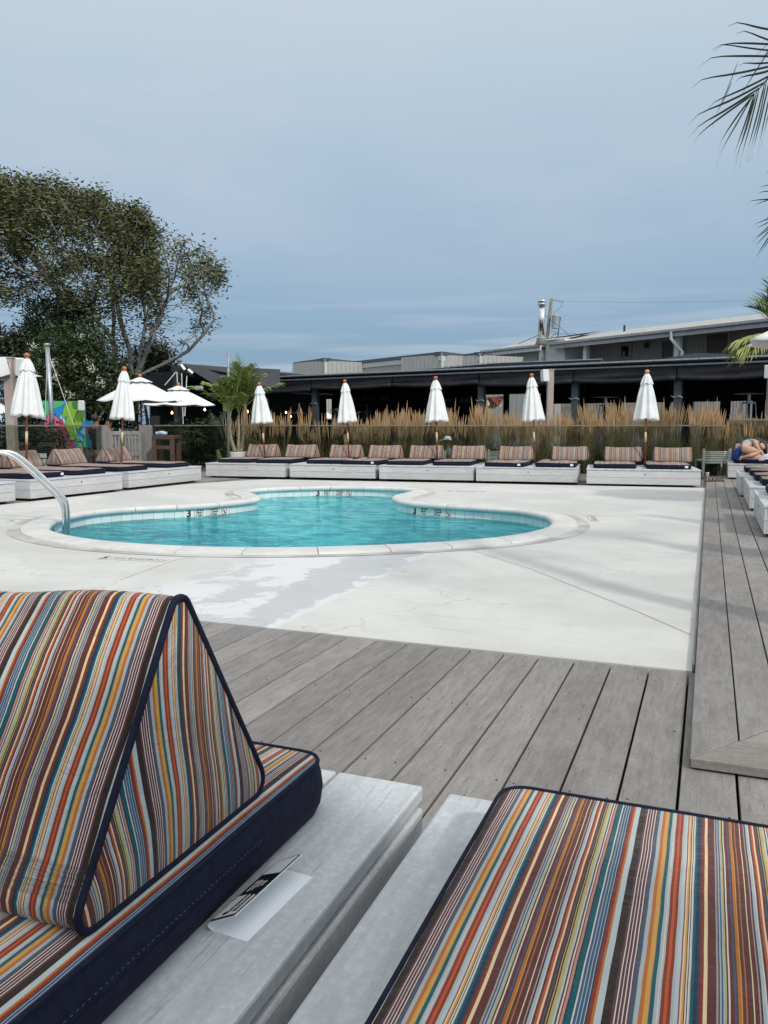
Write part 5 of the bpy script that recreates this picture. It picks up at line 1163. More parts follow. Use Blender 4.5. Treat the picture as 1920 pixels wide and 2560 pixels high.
for k in range(7): m.box(x, fr1.len, -.06, -.01, zt - .22 * (k + 1) + .02, zt - .22 * k)
m.build('louvre_panel', [M['greywood']], g)
fr1b = Frame(col(1205, 38), col(1262, 38)); zk = lambda x, y: fr1b.z(x, y)
mu = thing('painted_board', 'board with white outlined brick-red shapes hanging in the pavilion beside a slate column', 'painting', tuple(fr1b.o), fr1b.ang)
def poly_on(frm, pts, y0, y1, mat, parent, name): mb_ = MB(); P = [(frm.s(a), frm.z(a, b)) for a, b in pts]; ar = sum(P[i - 1][0] * P[i][1] - P[i][0] * P[i - 1][1] for i in range(len(P))); P = P if ar > 0 else P[::-1]; n = len(P); vs = [(x, y0, z) for x, z in P] + [(x, y1, z) for x, z in P]; mb_.add(vs, [tuple(range(n)), tuple(range(2 * n - 1, n - 1, -1))] + [(i, n + i, n + (i + 1) % n, (i + 1) % n) for i in range(n)]); return mb_.build(name, [mat], parent)
brick = simple('brick_red_paint', (.32, .07, .035), .6)
poly_on(fr1b, [(1212, 994), (1262, 990), (1252, 1004), (1236, 1022), (1214, 1020)], -.02, .02, simple('charcoal_board', (.03, .03, .032), .6), mu, 'board'); poly_on(fr1b, [(1224, 995), (1236, 992), (1252, 1010), (1246, 1015), (1240, 1012)], -.05, -.021, brick, mu, 'red_shape'); poly_on(fr1b, [(1238, 993), (1262, 1000), (1248, 1003)], -.055, -.025, brick, mu, 'red_shape')
poly_on(fr1b, [(1216, 1001), (1219, 1001), (1224, 1010), (1221, 1016), (1216, 1011)], -.045, -.021, M['white'], mu, 'white_outline'); poly_on(fr1b, [(1247, 1016), (1251, 1009), (1254, 1011), (1250, 1017)], -.045, -.022, M['white'], mu, 'white_outline')

tn = thing('white_tent', 'small white tent top glimpsed through the dark pavilion beside its left column', 'tent', tuple(col(808, 46))); h0_, h1_ = at(808, 1046, 46).z, at(808, 1027, 46).z
m = MB(); m.add([(-.9, -.6, h0_), (.9, -.6, h0_), (.9, .6, h0_), (-.9, .6, h0_), (0, 0, h1_), (-.9, -.6, h0_ - .5), (.9, -.6, h0_ - .5), (.9, .6, h0_ - .5), (-.9, .6, h0_ - .5)], [(0, 1, 4), (1, 2, 4), (2, 3, 4), (3, 0, 4), (5, 6, 1, 0), (6, 7, 2, 1), (7, 8, 3, 2), (8, 5, 0, 3)]); m.build('canopy', [M['white_canvas']], tn)
for sx in (-.87, .87):
    for sy in (-.57, .57): m = MB(); m.tube([(sx, sy, -.1), (sx, sy, h0_ - .5)], .03, 6); m.build('leg', [M['white']], tn)
# --- grey flat-roofed building behind the left half
bt = [(740, 912, 55), (813.6, 902, 51), (889.5, 909.5, 53), (1102, 886.5, 46.4), (1160, 893, 48), (1197, 887.5, 46.6), (1222, 891, 47.4)]
gb = thing('grey_flat_roof_building', 'long grey board-clad building with zigzag flat roofline rising behind the pavilion roof', 'building', (0, 0, 0))
P2 = [col(a, D) for a, y, D in bt]; ztop = sum(at(a, y, D).z for a, y, D in bt) / len(bt)
for (p, q, t0, t1) in [(P2[i], P2[i + 1], at(*bt[i]).z, at(*bt[i + 1]).z) for i in range(len(P2) - 1)]:
    f = Frame(p, q); Ln = f.len; T = Matrix.Translation(f.o) @ Matrix.Rotation(f.ang, 4, 'Z')
    m = MB(); m.add([(0, 0, 0), (Ln, 0, 0), (Ln, 0, t1), (0, 0, t0), (0, 3, 0), (Ln, 3, 0), (Ln, 3, t1), (0, 3, t0)], [(0, 1, 2, 3), (3, 2, 6, 7), (7, 6, 5, 4), (1, 5, 6, 2), (0, 3, 7, 4)]); o = m.build('wall', [M['siding']], gb); o.location = f.o; o.rotation_euler = (0, 0, f.ang)
    m = MB(); m.add([T @ Vector(v) for v in [(-.08, -.10, t0 - .02), (Ln + .08, -.10, t1 - .02), (Ln + .08, -.10, t1 + .16), (-.08, -.10, t0 + .16), (-.08, .4, t0 + .16), (Ln + .08, .4, t1 + .16)]], [(0, 1, 2, 3), (3, 2, 5, 4)]); m.build('roof_flashing', [M['flash']], gb)
    m = MB(); m.add([T @ Vector(v) for v in [(0, -.05, t0 - .32), (Ln, -.05, t1 - .32), (Ln, -.05, t1 - .03), (0, -.05, t0 - .03)]], [(0, 1, 2, 3)]); m.box(-.06, .10, -.07, .0, 0, t0 - .04, T=T); m.build('trim_board', [M['trim']], gb)
# --- dark shed roof left of it
sl = thing('dark_roof_shed', 'dark low shed roof with thin pale edge, left of the grey flat-roofed building', 'shed', (0, 0, 0)); m = MB()
plate(m, [at(500, 913, 37), at(640, 926, 36), at(787, 938, 35), at(787, 936, 42), at(640, 924, 43), at(500, 911, 44)], .08); m.build('roof_edge', [M['flash']], sl); m = MB()
a0, b0 = at(450, 910, 38), at(770, 938, 36); m.add([(a0.x, a0.y, 0), (b0.x, b0.y, 0), (b0.x, b0.y, b0.z), (a0.x, a0.y, a0.z)], [(0, 1, 2, 3)]); c0 = FWD * 4; m.add([tuple(Vector((a0.x, a0.y, 0)) + c0), tuple(Vector((b0.x, b0.y, 0)) + c0), tuple(b0 + c0), tuple(a0 + c0), tuple(a0), tuple(b0)], [(0, 1, 2, 3), (4, 5, 2, 3)]); m.build('wall', [simple('slate_board', (.035, .04, .042), .7, c2=(.05, .055, .06), sc=4)], sl)
# --- black container-like building at left
kb = thing('black_building', 'black timber building with sloping awning and dark open interior behind the open umbrellas', 'building', (0, 0, 0)); blk2 = siding('black_boards', (.012, .013, .016), (.018, .019, .023), .25)
def quadwall(mb_, a, b, y0, y1, D0, D1, depth=.15, zb=None):
    p, q = at(a, y0, D0), at(b, y1, D1); f = Frame(p, q); T = Matrix.Translation(f.o) @ Matrix.Rotation(f.ang, 4, 'Z'); L_ = f.len; z0 = -.2 if zb is None else zb
    mb_.add([(0, 0, z0), (L_, 0, z0), (L_, 0, q.z), (0, 0, p.z), (0, depth, z0), (L_, depth, z0), (L_, depth, q.z), (0, depth, p.z)], [(0, 1, 2, 3), (3, 2, 6, 7), (7, 6, 5, 4), (1, 5, 6, 2), (0, 3, 7, 4)], 0, None, T)
m = MB(); quadwall(m, 325, 450, 943, 926, 33, 29, zb=2.1); m.build('side_wall', [blk2], kb)
m = MB(); quadwall(m, 380, 640, 1000, 1000, 31.5, 31.5, .1); m.build('back_wall', [M['void']], kb)
m = MB(); quadwall(m, 375, 640, 930, 935, 34, 34, .1); m.build('upper_back_wall', [blk2], kb)
m = MB(); p = col(449, 28.8); m.box(-.13, .13, -.1, .1, -.2, at(449, 914, 28.8).z, T=Matrix.Translation(p) @ Matrix.Rotation(YAW, 4, 'Z')); m.build('corner_post', [M['black']], kb)
m = MB(); quadwall(m, 374, 398, 1040, 1040, 28, 28, .1); m.build('panel', [M['black']], kb)
m = MB(); plate(m, [at(452, 908, 29), at(640, 940, 28.5), at(640, 925, 34), at(452, 912, 34)], .06); m.build('awning_top', [M['slateroof']], kb)
m = MB(); a_, b_, c_, d_ = at(458, 914, 28.6), at(700, 925, 30), at(700, 968, 29.4), at(545, 968, 27.6)
m.add([tuple(a_), tuple(b_), tuple(c_), tuple(d_)], [(0, 1, 2, 3)]); o = m.build('awning', [simple('slate_canvas', (.030, .034, .038), .8, c2=(.045, .05, .055), sc=2)], kb); o.modifiers.new('t', 'SOLIDIFY').thickness = .03
m = MB(); plate(m, [at(330, 948, 33), at(450, 927, 29), at(640, 985, 30), at(640, 985, 35), at(330, 950, 37)], .1); m.build('ceiling', [M['void']], kb)
for pts in (((452, 912), (462, 925)), ((470, 925), (482, 934))): m = MB(); m.tube([at(*pts[0], 28.3), at(*pts[1], 28.3)], .07, 8); m.build('floodlight', [M['galv']], kb)
wire = M['white']
for pts in (((440, 930), (412, 963)), ((442, 930), (444, 965)), ((454, 933), (458, 1060)), ((467, 940), (462, 1040))): m = MB(); m.tube([at(*pts[0], 28.2), at(*pts[1], 28.2)], .016, 6); m.build('white_stay', [wire], kb)
m = MB(); m.box(-.13, .13, -.01, .01, -.06, .06, T=Matrix.Translation(at(498, 969, 27.5)) @ Matrix.Rotation(YAW, 4, 'Z')); m.build('notice_plate', [M['gutter']], kb)
# --- two-storey motel behind
mA, mB_ = col(1212, 53), col(1920, 37.3); fm = Frame(mA, mB_); dnn = fm.d; fm = Frame(mA, mB_ + dnn * 8)
mo = thing('motel_building', 'pale two-storey motel with long sloping roof, gutter and shaded upper gallery', 'building', tuple(fm.o), fm.ang); ze = (fm.z(1400, 857) + fm.z(1900, 803)) / 2; print('eave', ze, fm.z(1212, 882), fm.z(1400, 857), fm.z(1900, 803))
xW0, xW1, xC = fm.s(1225), fm.s(1352), fm.s(1404); RC = 2.0
m = MB(); m.box(xW0, xW1, .35, 6, 0, ze - .02); m.build('wall', [M['siding2']], mo)
m = MB(); m.box(fm.s(1357), xC, .10, 6, 0, ze + .25); m.build('corner_wall', [simple('cream_wall', (.58, .56, .52), .8, c2=(.64, .62, .58), sc=4)], mo)
m = MB(); m.box(xC, fm.len, RC, 6, 0, ze - .02); m.build('gallery_wall', [M['siding3']], mo)
# roof: two pitched pieces, the left one a touch lower
def roofpiece(x0, x1, zz, nm, ridge=3.8, rise=.85, over=.35):
    m = MB(); m.add([(x0, -over, zz), (x1, -over, zz), (x1, ridge, zz + rise), (x0, ridge, zz + rise), (x0, ridge * 2 + over, zz), (x1, ridge * 2 + over, zz)], [(0, 1, 2, 3), (3, 2, 5, 4), (0, 3, 4)]); m.build(nm, [M['shingle']], mo)
    m = MB(); m.add([(x0, -over - .02, zz - .16), (x1, -over - .02, zz - .16), (x1, -over - .14, zz - .10), (x0, -over - .14, zz - .10), (x1, -over - .14, zz + .02), (x0, -over - .14, zz + .02), (x1, -over, zz + .025), (x0, -over, zz + .025)], [(0, 1, 2, 3), (3, 2, 4, 5), (5, 4, 6, 7), (0, 3, 5, 7)]); m.build('gutter', [M['gutter']], mo)
    m = MB(); m.box(x0, x1, -over - .01, -over + .12, zz - .34, zz - .01); m.box(x0, x1, -over + .12, RC + .05, zz - .10, zz - .03); m.build('fascia', [M['trim'] if x0 < xC - 1 else M['gutter']], mo)
roofpiece(fm.s(1212), fm.s(1357), ze - .02, 'roof'); roofpiece(fm.s(1381), fm.len, ze, 'roof'); 
m = MB(); m.add([(fm.s(1357), -.2, ze + .28), (fm.s(1392), -.2, ze + .34), (fm.s(1392), 3.8, ze + .95), (fm.s(1340), 3.8, ze + .84)], [(0, 1, 2, 3)]); m.build('roof_valley', [M['shingle']], mo)
for pa, pb, off, y0, y1, nm, mt in ((1453, 1461, -.1, 863, None, 'gallery_post', M['trim']), (1678, 1690, -.1, 858, None, 'gallery_post', M['trim'])):
    m = MB(); m.box(fm.s(pa), fm.s(pb), .0, .3, 0, ze - .3); m.build(nm, [mt], mo)
def opening(pa, pb, ya, yb, nm, mat, fw=.09, off=RC):
    x0, x1 = fm.s(pa, off), fm.s(pb, off); z1, z0 = fm.z((pa + pb) / 2, ya, off), fm.z((pa + pb) / 2, yb, off); m = MB()
    m.box(x0 - fw, x0, off - .08, off - .001, z0, z1); m.box(x1, x1 + fw, off - .08, off - .001, z0, z1); m.box(x0 - fw, x1 + fw, off - .08, off - .001, z1, z1 + fw); m.box(x0 - fw, x1 + fw, off - .10, off - .001, z0 - fw, z0) if nm == 'window' else None
    f = m.build(nm, [M['siding3']], mo); m = MB(); m.box(x0, x1, off - .03, off - .002, z0, z1); m.build('pane' if nm == 'window' else 'leaf_or_recess_shade', [mat], f)
opening(1549, 1568, 866, 893, 'window', M['darkglass'], .14); opening(1650, 1677, 852, 915, 'door', M['doorp'], .12); opening(1760, 1812, 836, 915, 'door', M['doorp'], .14); opening(1405, 1445, 868, 915, 'door', M['void'], .05); opening(1694, 1704, 850, 915, 'door', M['void'], .04)  # the void openings are dark sheets painting shaded recesses, not doors
m = MB(); m.lathe([(.001, -.16), (.11, -.15), (.13, .0), (.09, .14), (.001, .16)], 14, T=Matrix.Translation((fm.s(1609, RC - .1), RC - .1, fm.z(1609, 864, RC - .1)))); m.build('wall_lamp', [M['black']], mo, smooth=True)
x = fm.s(1671, -.4); m = MB(); m.tube([(x, -.42, ze - .1), (x, -.42, ze - .45), (x + .25, -.25, ze - .85), (x + .45, -.12, ze - 1.1), (x + .45, -.12, .5)], .085, 8); m.build('downspout', [M['trim']], mo)
m = MB(); m.box(fm.s(1348), fm.s(1353), -.15, .3, 0, ze - .3); m.build('downspout', [M['trim']], mo)
m = MB(); x = fm.s(1553.5, 2.5); zz = fm.z(1553.5, 824, 2.5); m.tube([(x, 2.5, ze + .3), (x, 2.5, fm.z(1553.5, 814, 2.5))], .06, 8); m.build('vent_pipe', [M['black']], mo)
m = MB(); fz = lambda a, b: (fm.s(a), .33, fm.z(a, b, .33))
m.add([fz(1328, 900), fz(1341, 872), fz(1343, 872), fz(1334, 900)], [(0, 1, 2, 3)]); m.build('red_stripe', [brick], mo); m = MB(); m.add([fz(1334.3, 900), fz(1343.3, 872), fz(1345, 872), fz(1338, 900)], [(0, 1, 2, 3)]); m.build('white_stripe', [M['white']], mo)
m = MB(); m.box(fm.s(1474, -.2), fm.s(1489, -.2), -.2, -.1, 0, fm.z(1480, 905, -.2)); m.build('red_box', [simple('dark_red_box', (.10, .012, .015), .6)], mo)
# --- chimney flue, utility pole, wires
fl = thing('chimney_flue', 'tall shiny steel chimney flue with cap on the motel roof', 'chimney'); D = 47; b0 = at(1353, 858, D); fl.location = b0; h = lambda y: at(1354, y, D).z - b0.z; pr = lambda px: px / F * D / 2
m = MB(); m.lathe([(pr(16.5), h(846)), (pr(16), h(800)), (pr(16.3), h(799)), (pr(16), h(798)), (pr(16), h(764))], 24); m.build('pipe', [M['steel']], fl, smooth=True)
m = MB(); m.lathe([(pr(30), h(862)), (pr(22), h(849)), (pr(25), h(847)), (pr(25), h(845)), (pr(18), h(844))], 24); m.build('storm_collar', [M['gutter']], fl, smooth=True)
m = MB(); m.lathe([(.001, h(763)), (pr(21), h(762.5)), (pr(21), h(759)), (pr(16), h(758.5)), (pr(16), h(757)), (pr(21.5), h(756)), (pr(21.5), h(752)), (pr(19), h(751)), (.001, h(750.5))], 24); m.build('cap', [M['steel']], fl, smooth=True)
up = thing('utility_pole', 'leaning wooden utility pole with grey transformer behind the chimney flue', 'utility pole', (0, 0, 0)); D = 56; wdp = simple('pole_wood', (.16, .15, .10), .9, c2=(.24, .22, .15), sc=3)
a, b = at(1366, 860, D), at(1379, 746, D); a2 = a + (a - b) * 1.2; m = MB(); m.tube([a2, a, b], [.14, .125, .10], 10); m.build('shaft', [wdp], up, smooth=True)
ax = (b - a).normalized(); tcn = at(1389, 805, D - .4); m = MB(); q = Vector((0, 0, 1)).rotation_difference((ax + RGT * -.06).normalized()).to_matrix().to_4x4(); m.lathe([(.001, -.45), (.24, -.44), (.27, -.40), (.27, .36), (.29, .38), (.29, .43), (.20, .47), (.001, .48)], 20, T=Matrix.Translation(tcn) @ q); m.build('transformer', [simple('grey_transformer', (.36, .42, .44), .5)], up, smooth=True)
m = MB(); m.tube([at(1388, 790, D - .4), at(1388.5, 779, D - .4)], .09, 8); m.build('insulator', [M['gutter']], up); m = MB(); m.tube([at(1401, 793, D - .5), at(1394, 843, D - .5)], .035, 6); m.build('fuse_rod', [M['black']], up)
def wirep(pts, D, r_=.012, nm='wire', D2=None):
    P = [at(x, y, D + (D2 - D) * i / (len(pts) - 1) if D2 else D) for i, (x, y) in enumerate(pts)]; m = MB(); m.tube(P, r_, 4); m.build(nm, [simple('cable', (.06, .07, .075), .6)], up)
wirep([(1380, 750), (1394, 752), (1406, 754)], D, .02, 'bracket'); wirep([(1406, 754), (1405, 764), (1396, 773), (1390, 778)], D, .014); wirep([(1406, 753), (1560, 756), (1740, 755), (1920, 750)], D, .006, D2=52)
wirep([(1362, 788), (1400, 818), (1430, 845)], D - 6, .016); wirep([(1296, 860), (1320, 849), (1346, 838)], D - 6, .02); wirep([(1373, 825), (1386, 828), (1402, 835), (1440, 834)], D, .014); wirep([(1374, 832), (1388, 833), (1401, 839)], D, .014); wirep([(1376, 845), (1384, 838), (1392, 834)], D, .02)

# ================================================================== trees
def leafmat(name, cs):
    m, N, L, p = newmat(name); g = N.new('ShaderNodeNewGeometry'); r = N.new('ShaderNodeValToRGB'); L.new(g.outputs['Random Per Island'], r.inputs[0]); e = r.color_ramp.elements
    e[0].color = c4(cs[0]); e[1].color = c4(cs[-1])
    for i, c in enumerate(cs[1:-1]): x = e.new((i + 1) / (len(cs) - 1)); x.color = c4(c)
    L.new(r.outputs[0], p.inputs['Base Color']); p.inputs['Roughness'].default_value = .55; p.inputs['Specular IOR Level'].default_value = .35
    return m
def leaves(rs, pts, nper, spread, size, name, mat, parent, origin, flat=.35):
    pts = np.asarray(pts); n = len(pts) * nper; c = np.repeat(pts, nper, 0) + rs.normal(0, spread, (n, 3)); a = rs.normal(0, 1, (n, 3)); a[:, 2] *= flat; a /= np.linalg.norm(a, axis=1, keepdims=True)
    b = rs.normal(0, 1, (n, 3)); b -= (b * a).sum(1, keepdims=True) * a; b /= np.linalg.norm(b, axis=1, keepdims=True); s = (size * rs.uniform(.6, 1.3, (n, 1)))
    v = np.stack([c - a * s, c + b * s * .38 - a * s * .1, c + a * s, c - b * s * .38 - a * s * .1], 1).reshape(-1, 3) - np.array(origin)
    me = bpy.data.meshes.new(name); me.vertices.add(len(v)); me.vertices.foreach_set('co', v.astype(np.float32).ravel()); me.loops.add(n * 4); me.loops.foreach_set('vertex_index', np.arange(n * 4, dtype=np.int32))
    me.polygons.add(n); me.polygons.foreach_set('loop_start', np.arange(0, n * 4, 4, dtype=np.int32)); me.polygons.foreach_set('loop_total', np.full(n, 4, dtype=np.int32)); me.materials.append(mat); me.update(calc_edges=True)
    o = bpy.data.objects.new(name, me); S.collection.objects.link(o); o.parent = parent; return o
def grow(seeds, attr, step=.28, di=2.2, dk=.5, iters=160, bias=(0, 0, .12)):
    """space colonisation: returns nodes, parents"""
    rs = np.random.RandomState(5); nodes = [np.array(s[0], float) for s in seeds]; par = [s[1] for s in seeds]; A = np.array(attr); alive = np.ones(len(A), bool)
    best = np.full(len(A), 1e9); bi = np.zeros(len(A), int)
    def upd(i0):
        for i in range(i0, len(nodes)):
            d = np.linalg.norm(A - nodes[i], axis=1); k = d < best; best[k] = d[k]; bi[k] = i
    upd(0)
    for it in range(iters):
        act = alive & (best < di if it > 0 else best < 1e8)
        if not act.any(): break
        dirs = {}
        for k in np.nonzero(act)[0]:
            v = A[k] - nodes[bi[k]]; v /= (np.linalg.norm(v) + 1e-9); dirs.setdefault(bi[k], []).append(v)
        i0 = len(nodes)
        for i, vs in dirs.items():
            d = np.mean(vs, 0) + np.array(bias) + rs.normal(0, .16, 3)
            # keep some of the branch's own heading: smoother, more sinuous limbs
            if par[i] >= 0: h = nodes[i] - nodes[par[i]]; d = d + .55 * h / (np.linalg.norm(h) + 1e-9)
            d /= np.linalg.norm(d) + 1e-9; q = nodes[i] + d * step
            nodes.append(q); par.append(i)
        upd(i0); alive &= best > dk
    return np.array(nodes), par
def branches_mesh(nodes, par, origin, tip=.011, ex=2.35, base_min=0, mat=None, parent=None, name='trunk', rmax=.34):
    n = len(nodes); kids = [[] for _ in range(n)]
    for i, p in enumerate(par):
        if p >= 0: kids[p].append(i)
    r = np.zeros(n)
    for i in range(n - 1, -1, -1): r[i] = tip if not kids[i] else min(rmax, sum(r[k] ** ex for k in kids[i]) ** (1 / ex))
    m = MB(); org = Vector(origin); done = set()
    heads = [(None, i) for i in range(n) if par[i] < 0]
    while heads:
        p, i = heads.pop(); ch = ([p] if p is not None else []) + [i]; c = i
        while kids[c]:
            ks = sorted(kids[c], key=lambda k: -r[k]); 
            for k in ks[1:]: heads.append((c, k))
            c = ks[0]; ch.append(c)
        if len(ch) < 2: continue
        rr = [r[k] for k in ch]
        if p is not None: rr[0] = min(r[p], rr[1] * 1.25)
        m.tube([Vector(nodes[k]) - org for k in ch], rr, 7 if max(rr) > .08 else (5 if max(rr) > .03 else 3), cap=False)
    return m.build(name, [mat or M['bark']], parent, smooth=True), r, kids
def big_tree():
    rs = np.random.RandomState(21); D = 33.0
    poly = [(-150, 430), (0, 432), (45, 468), (130, 455), (205, 492), (262, 480), (300, 535), (340, 520), (378, 556), (400, 590), (436, 572), (462, 600), (495, 592), (515, 628), (535, 650), (556, 690), (562, 705), (535, 735), (520, 765), (538, 800), (520, 830), (505, 868), (470, 880), (420, 900), (360, 880), (300, 860), (200, 800), (120, 740), (60, 760), (-20, 760), (-150, 740)]
    def inside(x, y):
        c = False
        for i in range(len(poly)):
            (x1, y1), (x2, y2) = poly[i - 1], poly[i]
            if (y1 > y) != (y2 > y) and x < (x2 - x1) * (y - y1) / (y2 - y1) + x1: c = not c
        return c
    def topy(x):
        best = 900
        for i in range(1, 17):
            (x1, y1), (x2, y2) = poly[i - 1], poly[i]
            if x1 <= x <= x2: best = y1 + (y2 - y1) * (x - x1) / max(1, x2 - x1)
        return best
    A = []
    while len(A) < 4300:
        x, y = rs.uniform(-150, 595), rs.uniform(400, 900)
        if not inside(x, y): continue
        ty = topy(x)
        if rs.rand() > (1 if y - ty < 190 else .38): continue
        w_ = 3.4 * math.sqrt(max(.05, 1 - ((y - 680) / 330) ** 2)); A.append(tuple(at(x, y, D + rs.uniform(-w_, w_))))
    # hand-placed stems, as in the photo
    seeds = []
    def chain(pts, frm=-1):
        prev = frm; P = [at(x, y, D + dz) for x, y, dz in pts]
        for a, b in zip(P, P[1:]):
            k = max(1, int((b - a).length / .4))
            for i in range(k + (1 if b is P[-1] else 0)): seeds.append((tuple(a.lerp(b, i / k)), prev)); prev = len(seeds) - 1
        return prev
    g0 = at(335, 1075, D)
    c1 = chain([(337, 1090, 0), (336, 1000, 0), (333, 945, 0)])
    chain([(328, 920, 0), (325, 880, -.1), (300, 800, -.3), (285, 720, -.2), (262, 660, 0)], c1); chain([(345, 920, .1), (352, 870, .2), (366, 800, .3), (352, 730, .4)], c1)
    chain([(350, 925, 0), (372, 860, -.2), (400, 790, -.2), (420, 740, 0)], c1); chain([(356, 935, .2), (420, 905, .3), (470, 878, .2), (510, 835, 0), (535, 800, 0)], c1)
    c2 = chain([(290, 1090, .8), (292, 960, .6), (288, 890, .5)]); chain([(282, 860, .5), (285, 790, .6), (275, 700, .9)], c2); chain([(290, 870, .4), (262, 820, .2), (190, 760, 0), (150, 700, 0)], c2)
    c3 = chain([(250, 1090, -.8), (243, 900, -.8), (233, 820, -.8), (225, 750, -.9)]); c4_ = chain([(190, 1090, 1), (185, 850, 1), (150, 740, 1), (80, 640, 1), (0, 540, 1)])
    nodes, par = grow(seeds, A, .27, 2.4, .42, 130)
    org = tuple(Vector((g0.x, g0.y, 0))); r = thing('tree', 'large spreading tree with many bare grey stems and dark feathery foliage at left', 'tree', org)
    _, rad, kids = branches_mesh(nodes, par, org, .013, 2.25, parent=r, rmax=.30)
    # foliage: thick towards the top, thin along the bare right side
    tips = []; 
    for i in range(len(nodes)):
        if rad[i] > .032: continue
        v = Vector(nodes[i]) - Vector((0, 0, HC)); cx, cy_ = v.dot(RGT), v.dot(FWD); c = cy_ * CP - v.z * SP; px = 960 + F * cx / c; py = 1280 - F * (cy_ * SP + v.z * CP) / c
        ty = topy(px); k = (py - ty); pr = 1.0 if k < 110 else (.72 if k < 210 else (.34 if k < 330 else .22))
        if px > 400: pr *= .5
        if px < 180: pr = max(pr, .62)
        nzv = mnoise.fractal(Vector(nodes[i]) * .55, 1.0, 2.0, 3)
        if nzv > (.33 - .46 * pr) and rs.rand() < min(1, pr * 1.5): tips.append(nodes[i])
    print('tree nodes', len(nodes), 'leafy', len(tips))
    leaves(rs, tips, 66, .22, .080, 'crown', leafmat('tree_leaf', [(.026, .034, .010), (.048, .06, .015), (.072, .088, .021), (.11, .12, .034), (.15, .135, .055), (.08, .075, .03)]), r, org)
big_tree()
def leafy_mass(px, D, blobs, n, size, label, cs, seed, name='tree', cat='tree', flowers=0, trunk=True, spread=.16):
    rs = np.random.RandomState(seed); base = col(px, D, 0); org = tuple(base); r = thing(name, label, cat, org); pts = []
    cen = []
    for (x, y, rx, ry, dz) in blobs:
        c = at(x, y, D + dz); a, b = rx / F * D, ry / F * D; cen.append(c)
        k = int(n * (rx * ry) / sum(q[2] * q[3] for q in blobs))
        # shell-weighted sub-clumps give light and dark pockets
        sub = rs.normal(0, 1, (max(6, k // 22), 3)); sub /= np.linalg.norm(sub, axis=1, keepdims=True); sub *= rs.uniform(.45, 1.0, (len(sub), 1)) ** .6
        for s_ in sub:
            p0 = np.array(c) + s_[0] * a * np.array(RGT) + s_[1] * a * .8 * np.array(FWD) + np.array((0, 0, s_[2] * b))
            for _ in range(4): pts.append(p0 + rs.normal(0, .17, 3))
    if trunk:
        m = MB(); b0 = Vector((0, 0, 0))
        for c in cen: c_ = c - base; m.tube([b0 + RGT * random.uniform(-.15, .15), b0.lerp(c_, .5) + RGT * random.uniform(-.2, .2), c_], [.09, .06, .02], 6)
        m.build('trunk', [M['bark']], r, smooth=True)
    leaves(rs, pts, 6, spread, size, 'crown', leafmat(name + '_leaf%d' % seed, cs), r, org, .8)
    if flowers:
        fl_ = [pts[i] + rs.normal(0, .1, 3) for i in rs.choice(len(pts), flowers)]; fl_ = [f - np.array(FWD) * .55 for f in fl_]; leaves(rs, fl_, 60, .08, .035, 'blossom', simple('cream_blossom', (.72, .70, .58), .8), r, org, 1)
    return r
G1 = [(.010, .018, .006), (.018, .032, .008), (.03, .052, .012), (.05, .075, .018), (.028, .04, .012)]
G2 = [(.008, .014, .006), (.014, .022, .008), (.022, .034, .012), (.035, .05, .018)]
leafy_mass(190, 27.5, [(150, 900, 70, 62, 0), (215, 890, 70, 66, .3), (120, 960, 60, 60, -.3), (200, 965, 80, 62, 0), (270, 940, 55, 60, .2), (285, 990, 40, 50, 0), (170, 850, 45, 36, .2), (230, 845, 34, 28, .2), (95, 905, 40, 44, 0)], 15000, .075, 'dense dark green flowering shrub tree with cream blossoms behind the steel mast', G1, 3, flowers=26)
leafy_mass(60, 31, [(110, 800, 55, 48, 0), (150, 790, 45, 40, 0), (60, 868, 60, 38, 0), (10, 880, 60, 44, 0), (-40, 900, 60, 60, 0), (95, 850, 60, 40, 0), (200, 790, 40, 30, .5)], 11000, .085, 'dark bushy tree at the left edge under the large spreading tree', G2, 5)
leafy_mass(215, 29.5, [(150, 1010, 80, 60, 0), (240, 1015, 70, 60, 0), (60, 1020, 70, 60, 0), (310, 1000, 40, 60, 0), (150, 1060, 120, 40, 0), (270, 1060, 90, 40, 0)], 12000, .08, 'near-black hedge under the flowering shrub tree', [(.006, .010, .004), (.010, .016, .006), (.016, .024, .008)], 8, name='hedge', cat='hedge', trunk=False)
leafy_mass(380, 36, [(385, 905, 40, 42, 0), (340, 915, 34, 36, 0), (420, 915, 26, 24, 0), (400, 880, 26, 22, 0)], 4200, .085, 'loose dark green shrub tree behind the black building', G2, 9)
leafy_mass(60, 18.8, [(20, 1125, 50, 45, 0), (90, 1110, 40, 50, 0), (128, 1128, 26, 40, 0), (50, 1085, 40, 28, .2)], 6500, .05, 'tall dark shrub bed behind the glass fence at left', G2, 12, name='shrub', cat='shrub', trunk=False, spread=.12)
leafy_mass(440, 24.6, [(420, 1120, 26, 40, 0), (480, 1110, 44, 40, 0), (530, 1100, 40, 46, 0), (500, 1140, 50, 30, 0)], 4200, .06, 'dark green foliage bed behind the glass fence left of the potted palm', [(.014, .026, .008), (.03, .05, .014), (.05, .08, .02), (.08, .10, .03)], 14, name='shrub', cat='shrub', trunk=False, spread=.13)

